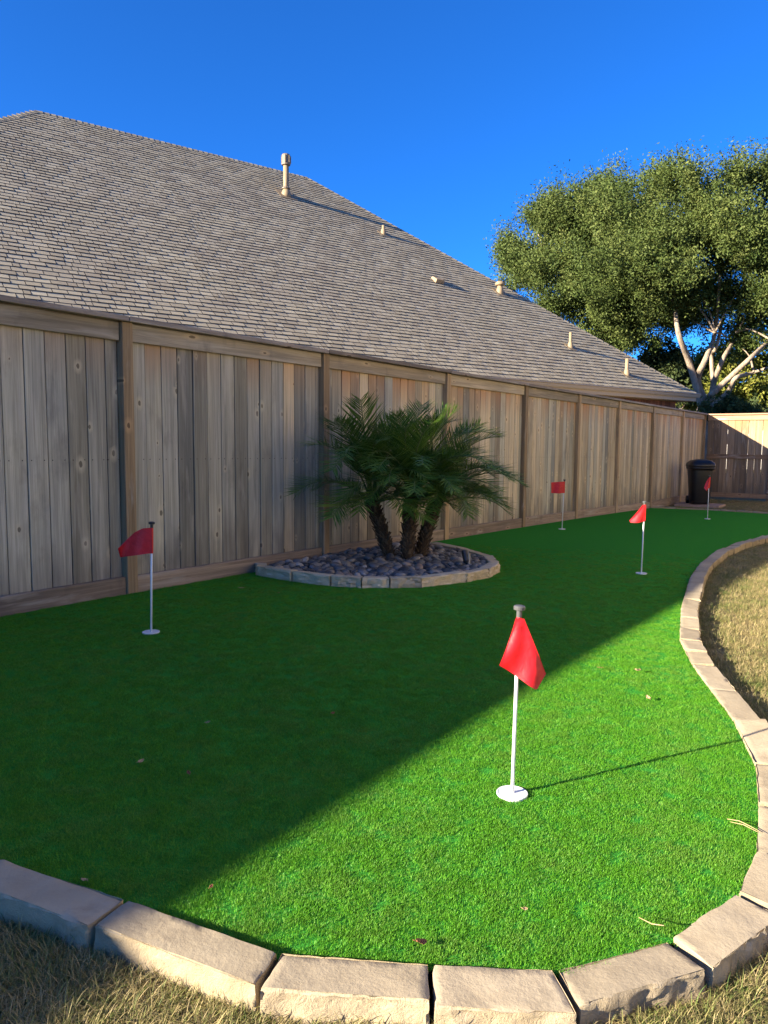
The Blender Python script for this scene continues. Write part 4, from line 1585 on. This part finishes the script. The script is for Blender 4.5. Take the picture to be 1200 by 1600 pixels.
# ------------------------------------------------------------------ palm
palm_base = SP(6.42, 0.76); palm_base.z += 0.03
palm = empty('palm', palm_base)
tag(palm, 'pygmy date palm with three rough trunks and arching feathery fronds in the pebble bed', 'palm')


def palm_trunk(base, lean, seed):
    rr = random.Random(seed)
    m = MB()
    b = base - palm_base
    lean = Vector(lean)
    n = 16
    axis = []
    for k in range(n + 1):
        f = k / n
        axis.append(b + Vector((lean.x * f ** 1.15, lean.y * f, lean.z * f - 0.02)))
    rad = [0.052 + 0.010 * math.sin(math.pi * k / n) + 0.008 * (k / n) for k in range(n + 1)]
    m.tube(axis, rad, 12, True, 0.1)
    # old leaf bases in a spiral
    cnt = 150
    for i in range(cnt):
        f = (i + 0.5) / cnt
        k = f * n; k0 = int(k); p = axis[k0].lerp(axis[min(k0 + 1, n)], k - k0)
        rd = rad[k0]
        w = i * 2.39996 + rr.uniform(-0.15, 0.15)
        o_ = Vector((math.cos(w), math.sin(w), 0)); t_ = Vector((-math.sin(w), math.cos(w), 0))
        up = Vector((lean.x * 0.8, lean.y, lean.z)).normalized()
        hw = rr.uniform(0.012, 0.022); ln = rr.uniform(0.025, 0.06)
        p0 = p + o_ * (rd - 0.004)
        tip = p + o_ * (rd + rr.uniform(0.012, 0.04)) + up * ln
        tn = rr.uniform(0.0, 0.75)
        q = [p0 - t_ * hw - up * 0.012, p0 + t_ * hw - up * 0.012, tip + t_ * hw * 0.45, tip - t_ * hw * 0.45]
        m.quad(*q, tn)
        bk = [x_ - o_ * 0.012 for x_ in q]
        m.quad(q[3], q[2], bk[2], bk[3], tn); m.quad(q[0], q[3], bk[3], bk[0], tn); m.quad(q[2], q[1], bk[1], bk[2], tn)
        m.quad(q[1], q[0], bk[0], bk[1], tn)
    m.obj('trunk', m_trunk, palm)
    return axis[-1]


def frond_mesh(el0, droop, length, seed, twist=0.0):
    """frond in the local xz plane, growing along +x; two rows of thin leaflets"""
    rr = random.Random(seed)
    m = MB()
    n = 22
    pts, dirs = [], []
    p = Vector((0.02, 0, 0)); e = el0
    st = length / n
    for k in range(n + 1):
        pts.append(p.copy())
        dv = Vector((math.cos(e), 0, math.sin(e))); dirs.append(dv)
        p = p + dv * st
        e -= droop / n * (0.45 + 1.1 * k / n)
    m.tube(pts, [0.0085 * (1 - 0.85 * k / n) + 0.0012 for k in range(n + 1)], 5, True, 0.6, 1)
    npair = 48
    for i in range(npair):
        f = 0.24 + 0.76 * (i / (npair - 1)) ** 0.95
        k = f * n; k0 = min(int(k), n - 1)
        b = pts[k0].lerp(pts[k0 + 1], k - k0); d = dirs[k0]
        upv = Vector((-d.z, 0, d.x))
        ll = 0.25 * (0.45 + 0.75 * math.sin(math.pi * min(1, 0.12 + f * 0.72))) * (1.0 if f < 0.8 else 1 - (f - 0.8) * 2.0) * rr.uniform(0.85, 1.12)
        sweep = 0.75 + 0.55 * f
        for sg in (-1, 1):
            side = Vector((0, sg, 0))
            lift = rr.uniform(0.05, 0.45)
            dr = (side * 1.0 + d * sweep + upv * lift + Vector((rr.gauss(0, 0.08), rr.gauss(0, 0.08), rr.gauss(0, 0.08)))).normalized()
            wv = (d - dr * d.dot(dr)).normalized() * 0.0045
            q0 = b; q1 = b + dr * ll * 0.5 - Vector((0, 0, 0.006)); q2 = b + dr * ll + Vector((0, 0, -rr.uniform(-0.01, 0.03)))
            tn = min(1, max(0, rr.gauss(0.46, 0.22)))
            m.quad(q0 - wv * 0.6, q0 + wv * 0.6, q1 + wv, q1 - wv, tn)
            m.poly([q1 - wv, q1 + wv, q2], tn)
    return m.mesh('frond', [m_palm, m_rachis])


VAR = []
for i, (e, dp, L) in enumerate([(87, 45, 0.92), (78, 70, 0.98), (68, 85, 1.02), (58, 90, 1.04), (50, 90, 1.02), (42, 85, 1.0), (33, 80, 0.96), (24, 74, 0.90)]):
    for v in range(2):
        VAR.append(frond_mesh(R(e + (4 if v else -4)), R(dp + (12 if v else -8)), L * (1.0 if v else 0.93), 300 + i * 2 + v))
fr = random.Random(9)
for ti, (b, ln) in enumerate(TRUNKS):
    tb = b.copy(); tb.z = gxy(b.x, b.y) + 0.03
    top = palm_trunk(tb, ln, 60 + ti)
    nf = 33
    for i in range(nf):
        f = i / (nf - 1)
        vi = min(7, int(f * 8 + fr.uniform(-0.4, 0.4))) if f > 0.02 else 0
        vi = max(0, vi)
        az = i * 2.39996 + ti * 1.1 + fr.uniform(-0.25, 0.25)
        # low fronds that would pass through the fence are turned aside
        dirw = Vector((math.cos(az), math.sin(az), 0))
        if dirw.dot(N) < -0.30 and vi >= 1:
            az += 1.1 if dirw.cross(N).z > 0 else -1.1
            dirw = Vector((math.cos(az), math.sin(az), 0))
        sc_ = fr.uniform(0.95, 1.2) * (1.06, 1.0, 0.86)[ti]
        if dirw.dot(N) < -0.25: sc_ *= 0.62
        o = link('frond', VAR[vi * 2 + fr.randrange(2)], palm, top + Vector((0, 0, 0.05 - 0.10 * f)), (fr.gauss(0, 0.12), fr.gauss(0, 0.06), az))
        o.scale = (sc_, sc_, sc_)

# ------------------------------------------------------------------ spot lamp in the pebbles
lp = SP(6.37, 1.52, 0.05)
lamp = empty('landscape_spotlight', lp, (0, 0, TH * -1))
tag(lamp, 'small dark garden spotlight standing in the pebbles near the right end of the bed', 'garden light')
m = MB()
ax0, ax1 = Vector((0.01, 0.0, 0.03)), Vector((-0.035, 0.03, 0.145))
m.tube([ax0, ax0.lerp(ax1, 0.15), ax1], [0.026, 0.036, 0.036], 14); m.obj('housing', m_bronze, lamp)
m = MB(); dd = (ax1 - ax0).normalized(); m.tube([ax1 - dd * 0.004, ax1 + dd * 0.003], 0.031, 14); m.obj('lens', m_lens, lamp)
m = MB(); m.tube([Vector((0.012, 0, -0.05)), Vector((0.012, 0, 0.05))], 0.011, 8); m.obj('stake', m_bronze, lamp)
m = MB(); m.box(0.022, 0.040, -0.008, 0.008, -0.045, 0.13); m.obj('bracket', m_lens, lamp)

# ------------------------------------------------------------------ flags
def flag_cloth(top, bot, bow, bulge, parent, shear):
    """cloth spanned between a top and a bottom line [(u, x, z), ...]; bow bends the free edge, bulge pushes out of the plane"""
    nr, ncol = 21, 25

    def at(line, u):
        for a, b in zip(line, line[1:]):
            if u <= b[0]:
                t = (u - a[0]) / max(b[0] - a[0], 1e-6)
                return a[1] + (b[1] - a[1]) * t, a[2] + (b[2] - a[2]) * t
        return line[-1][1:]
    verts = []
    for i in range(nr):
        v = i / (nr - 1)
        for j in range(ncol):
            u = j / (ncol - 1)
            (x0, z0), (x1, z1) = at(top, u), at(bot, u)
            x, z = x0 + (x1 - x0) * v, z0 + (z1 - z0) * v
            x += bow * 4 * v * (1 - v) * (1 - u)
            verts.append((x - shear * z, bulge(u, v), z))
    faces = [(i * ncol + j, i * ncol + j + 1, (i + 1) * ncol + j + 1, (i + 1) * ncol + j) for i in range(nr - 1) for j in range(ncol - 1)]
    me = bpy.data.meshes.new('flag')
    me.from_pydata(verts, [], faces)
    me.materials.append(m_flag)
    me.polygons.foreach_set('use_smooth', [True] * len(faces))
    o = link('flag', me, parent)
    # the hem: a doubled strip round the cloth
    h = MB()
    bidx = [j for j in range(ncol)] + [i * ncol + ncol - 1 for i in range(1, nr)] + [(nr - 1) * ncol + j for j in range(ncol - 2, -1, -1)] + [i * ncol for i in range(nr - 2, 0, -1)]
    cx = Vector(verts[(nr // 2) * ncol + ncol // 2])
    ring = [Vector(verts[k]) for k in bidx]
    for a, b in zip(ring, ring[1:] + ring[:1]):
        ia, ib = a + (cx - a).normalized() * 0.009, b + (cx - b).normalized() * 0.009
        for dy in (-0.0012, 0.0012):
            o3 = Vector((0, dy, 0))
            h.quad(a + o3, b + o3, ib + o3, ia + o3)
    h.obj('hem', m_flag, o)
    return o


def golf_flag(base, height, lean, label, px, shear, sleeve, top, bot, bow, bulge, knob):
    """top and bottom lines of the cloth in steps of px metres from the foot of the pole"""
    e = empty('golf_flag', base)
    tag(e, label, 'golf flag', 'practice flags on the putting green')
    tp = Vector((lean, 0, height))
    m = MB()
    m.tube([Vector((0, 0, -0.03)), tp * 0.5, tp], 0.0066, 12); m.obj('pole', m_white, e, True)
    m = MB()
    h0 = tp.normalized()
    m.tube([tp - h0 * 0.022, tp + h0 * 0.006, tp + h0 * 0.008, tp + h0 * 0.010, tp + h0 * 0.019, tp + h0 * 0.023, tp + h0 * 0.025],
           [0.0095, 0.0095, 0.016, 0.0195, 0.0200, 0.0175, 0.010], 18); m.obj('knob', knob, e)
    m = MB()
    m.lathe([(0.0525, -0.004), (0.0545, 0.0075), (0.0535, 0.0095), (0.050, 0.0098), (0.047, 0.0085), (0.0085, 0.0088), (0.0080, 0.014)], 30); m.obj('cup_disc', m_white, e)
    m = MB()
    s0, s1 = sleeve
    m.tube([tp * (s0 / height), tp * ((s0 + s1) / 2 / height), tp * (s1 / height)], [0.0100, 0.0108, 0.0098], 14, False); m.obj('flag_sleeve', m_flag, e, True)
    flag_cloth([(u, a * px, b * px) for u, a, b in top], [(u, a * px, b * px) for u, a, b in bot], bow, bulge, e, shear)
    return e


S_ = math.sin
m_steel = Mat('grey moulded knob', 0.3, 0.5).col((0.075, 0.075, 0.075)).m
golf_flag(SP(*to_sp(0.455, 2.468)), 0.648, 0.009, 'nearest red flag in the sunlit turf, hanging folded in front of its pole',
          0.002146, 0.0255, (0.50, 0.632), [(0, 5, 293), (1, 18.5, 293)], [(0, -22, 219), (0.45, 10, 198), (0.78, 36, 181), (1, 54, 203)], 0.004,
          lambda u, v: -0.0135 - 0.020 * v ** 0.8 * S_(math.pi * u) ** 1.2 - 0.007 * v * S_(7.5 * u + 2.2 * v) + 0.006 * v * S_(5 * v + 9 * u), m_steel)
golf_flag(SP(*to_sp(-1.485, 4.62)), 0.692, 0.019, 'red flag nearest the fence on the left, blown out to the left in shade',
          0.00402, -0.021, (0.515, 0.678), [(0, -51, 136), (0.22, -40, 148), (0.45, -26, 161), (0.68, -12, 168), (1, 2.0, 169)], [(0, -49, 121), (0.4, -28, 124.5), (0.7, -12, 127), (1, 3.0, 129)], -0.002,
          lambda u, v: -0.0125 + 0.022 * S_(5.2 * u + 1.2 * v) * (1 - u), m_knob)
golf_flag(SP(*to_sp(2.562, 7.229)), 0.700, 0.004, 'red flag in the middle of the green near the curved edge, drooping to the left',
          0.00629, 0.040, (0.525, 0.685), [(0, 1.0, 109), (0.5, 4, 109.5), (1, 6.8, 109.5)], [(0, -18.2, 84.5), (0.15, -17, 81), (0.6, -3, 81.5), (1, 5.6, 84.5)], 0.004,
          lambda u, v: -0.0128 + 0.022 * v * S_(6.5 * u + 1.5 * v) * (1 - u), m_steel)
golf_flag(SP(*to_sp(2.819, 11.58)), 0.765, 0.017, 'red flag standing straight out in shade close to the fence past the palm',
          0.01007, 0.030, (0.575, 0.75), [(0, -17, 73.5), (0.5, -6, 74.5), (1, 4.6, 75.3)], [(0, -16.5, 57), (0.5, -6, 56.5), (1, 4.2, 57.5)], 0.0,
          lambda u, v: -0.0128 + 0.016 * S_(6 * u + 1.0 * v) * (1 - u), m_knob)
golf_flag(SP(*to_sp(6.318, 14.303)), 0.830, -0.006, 'farthest small red flag hanging in front of the black bin',
          0.01243, 0.046, (0.62, 0.815), [(0, 1.5, 65), (1, 4.3, 66)], [(0, -5.5, 48.5), (0.35, -2.6, 44.5), (1, 3.2, 50)], -0.01,
          lambda u, v: -0.0128 + 0.016 * S_(6 * u + 2.0 * v) * (1 - u), m_knob)

# ------------------------------------------------------------------ wheeled bin on a slab
can_p = SP(20.15, 0.62)
slab = MB()
slab.box(-0.50, 0.56, -0.42, 0.42, -0.04, 0.02)
o = slab.obj('paving_slab', m_paver)
o.location = (can_p.x, can_p.y, can_p.z + LAWN_DZ + 0.04); o.rotation_euler = BR.to_euler()
tag(o, 'flat reddish paving slab under the black bin', 'paving slab')
can = empty('wheeled_bin', (can_p.x, can_p.y, can_p.z + LAWN_DZ + 0.061), (BR.to_euler()[0], BR.to_euler()[1], BR.to_euler()[2] + 0.45))
tag(can, 'black wheeled rubbish bin with domed lid in the fence corner', 'bin')


def loft(sections, mat, name, parent, seg=28, power=4.0):
    m = MB()
    i0 = 0
    for (w, d, z, oy) in sections:
        for q in range(seg):
            a = 2 * math.pi * q / seg
            c, s = math.cos(a), math.sin(a)
            m.v.append(Vector((w * math.copysign(abs(c) ** (2 / power), c), oy + d * math.copysign(abs(s) ** (2 / power), s), z)))
    for k in range(len(sections) - 1):
        for q in range(seg):
            A_ = k * seg + q; B_ = k * seg + (q + 1) % seg
            m.f.append((A_, B_, B_ + seg, A_ + seg)); m.t.append(.5); m.m.append(0)
    m.f.append(tuple(reversed(range(seg)))); m.t.append(.5); m.m.append(0)
    e = (len(sections) - 1) * seg
    m.f.append(tuple(range(e, e + seg))); m.t.append(.5); m.m.append(0)
    return m.obj(name, mat, parent, True)


loft([(0.215, 0.24, 0.02, 0), (0.225, 0.25, 0.05, 0), (0.285, 0.315, 0.86, 0), (0.288, 0.318, 0.90, 0), (0.315, 0.345, 0.90, 0), (0.318, 0.348, 0.955, 0), (0.30, 0.33, 0.96, 0)], m_black, 'body', can)
loft([(0.325, 0.355, 0.962, 0), (0.332, 0.362, 0.975, 0), (0.330, 0.360, 1.01, 0), (0.31, 0.335, 1.055, 0.0), (0.24, 0.26, 1.115, 0.0), (0.13, 0.14, 1.145, 0), (0.03, 0.03, 1.15, 0)], m_black, 'lid', can)
m = MB(); m.tube([Vector((-0.24, 0.345, 0.90)), Vector((-0.24, 0.43, 0.93)), Vector((0.24, 0.43, 0.93)), Vector((0.24, 0.345, 0.90))], 0.016, 8); m.obj('handle', m_black, can, True)
for sg in (-1, 1):
    m = MB(); m.tube([Vector((sg * 0.20, 0.25, 0.095)), Vector((sg * 0.26, 0.25, 0.095))], 0.10, 18); m.obj('wheel', m_black, can, True)

# ------------------------------------------------------------------ leaves and straws lying on the turf
def dry_leaf(xy, label, L, W, mat, yaw, curl=0.25, seed=0):
    rr = random.Random(seed)
    m = MB()
    n = 7
    top, bot = [], []
    for k in range(n + 1):
        f = k / n
        w = W * math.sin(math.pi * min(1, f * 0.93 + 0.04)) ** 0.8
        z = curl * L * (f - 0.5) ** 2 + rr.uniform(0, 0.002)
        top.append((Vector((L * (f - 0.5), w / 2, z + curl * W * 0.4)), Vector((L * (f - 0.5), 0, z)), Vector((L * (f - 0.5), -w / 2, z + curl * W * rr.uniform(0.2, 0.5)))))
    for k in range(n):
        a, b = top[k], top[k + 1]
        m.quad(a[0], a[1], b[1], b[0]); m.quad(a[1], a[2], b[2], b[1])
    m.tube([Vector((-L * 0.5, 0, curl * L * .25)), Vector((-L * 0.72, 0.004, curl * L * .3))], 0.0008, 4)
    o = m.obj('fallen_leaf', mat, None, True)
    o.location = (xy[0], xy[1], gxy(*xy) + 0.017)
    o.rotation_euler = (rr.gauss(0, 0.2), rr.gauss(0, 0.15), yaw)
    md = o.modifiers.new('thickness', 'SOLIDIFY'); md.thickness = 0.0008
    tag(o, label, 'leaf', 'leaves lying on the turf')
    return o


dry_leaf((0.097, 1.675), 'reddish brown leaf on sunlit turf just behind the front edging', 0.032, 0.020, m_dry, 0.5, 0.4, 1)
dry_leaf((-0.909, 2.673), 'small brown leaf on shaded turf, leftmost of those in mid foreground', 0.026, 0.016, m_tanleaf, 1.0, 0.5, 2)
dry_leaf((-0.703, 2.581), 'small brown leaf on shaded turf, right of the leftmost one', 0.022, 0.013, m_dry, 2.2, 0.5, 3)
dry_leaf((-0.75, 3.068), 'small tan leaf on shaded turf between the left flag and the near leaves', 0.022, 0.014, m_tanleaf, 0.1, 0.5, 4)
dry_leaf((-0.814, 1.917), 'small brown leaf lying against the leftmost edging stone', 0.022, 0.013, m_tanleaf, 2.8, 0.4, 5)
dry_leaf((1.374, 3.875), 'tan curled leaf on sunlit turf near the edging bend', 0.036, 0.022, m_tanleaf, 0.4, 0.7, 6)
dry_leaf((1.276, 3.436), 'tan curled leaf on sunlit turf, nearer than the one by the bend', 0.028, 0.018, m_tanleaf, 1.9, 0.7, 7)
dry_leaf((1.185, 3.925), 'reddish leaf on sunlit turf right of the near flag cloth', 0.030, 0.016, m_dry, 2.9, 0.3, 8)
dry_leaf((-1.19, 6.077), 'pale leaf on shaded turf in front of the left end of the planting bed', 0.05, 0.03, m_tanleaf, 0.2, 0.3, 9)
dry_leaf((-0.851, 5.883), 'brown leaf on shaded turf in front of the planting bed', 0.04, 0.022, m_dry, 1.2, 0.3, 10)
dry_leaf((-0.222, 3.192), 'tiny dark leaf on shaded turf left of the near flag', 0.020, 0.012, m_dry, 0.8, 0.4, 11)
dry_leaf((0.374, 1.808), 'tiny tan leaf on sunlit turf below the near flag', 0.014, 0.009, m_tanleaf, 0.2, 0.4, 12)
dry_leaf((-0.46, 1.892), 'tiny brown leaf at the tip of the shade edge by the front edging', 0.015, 0.010, m_dry, 1.4, 0.4, 13)


def straw(name, pts, label):
    m = MB()
    c = Vector(pts[0])
    g = gxy(c.x, c.y)
    m.tube([Vector((p[0] - c.x, p[1] - c.y, p[2])) for p in pts], [0.0010, 0.0014, 0.0012, 0.0006][:len(pts)], 5)
    o = m.obj(name, m_straw, None, True)
    o.location = (c.x, c.y, g)
    tag(o, label, 'straw')


straw('dry_straw', [(1.115, 2.275, 0.02), (1.145, 2.255, 0.024), (1.165, 2.235, 0.02), (1.19, 2.19, 0.018)], 'longer dry straw lying on turf by the right edging')
straw('dry_straw', [(1.12, 2.262, 0.017), (1.15, 2.240, 0.02), (1.175, 2.20, 0.018)], 'shorter dry straw beside the longer one by the right edging')
straw('dry_straw', [(0.655, 1.765, 0.025), (0.675, 1.730, 0.032), (0.695, 1.705, 0.045)], 'dry straw leaning on the front right edging stones')
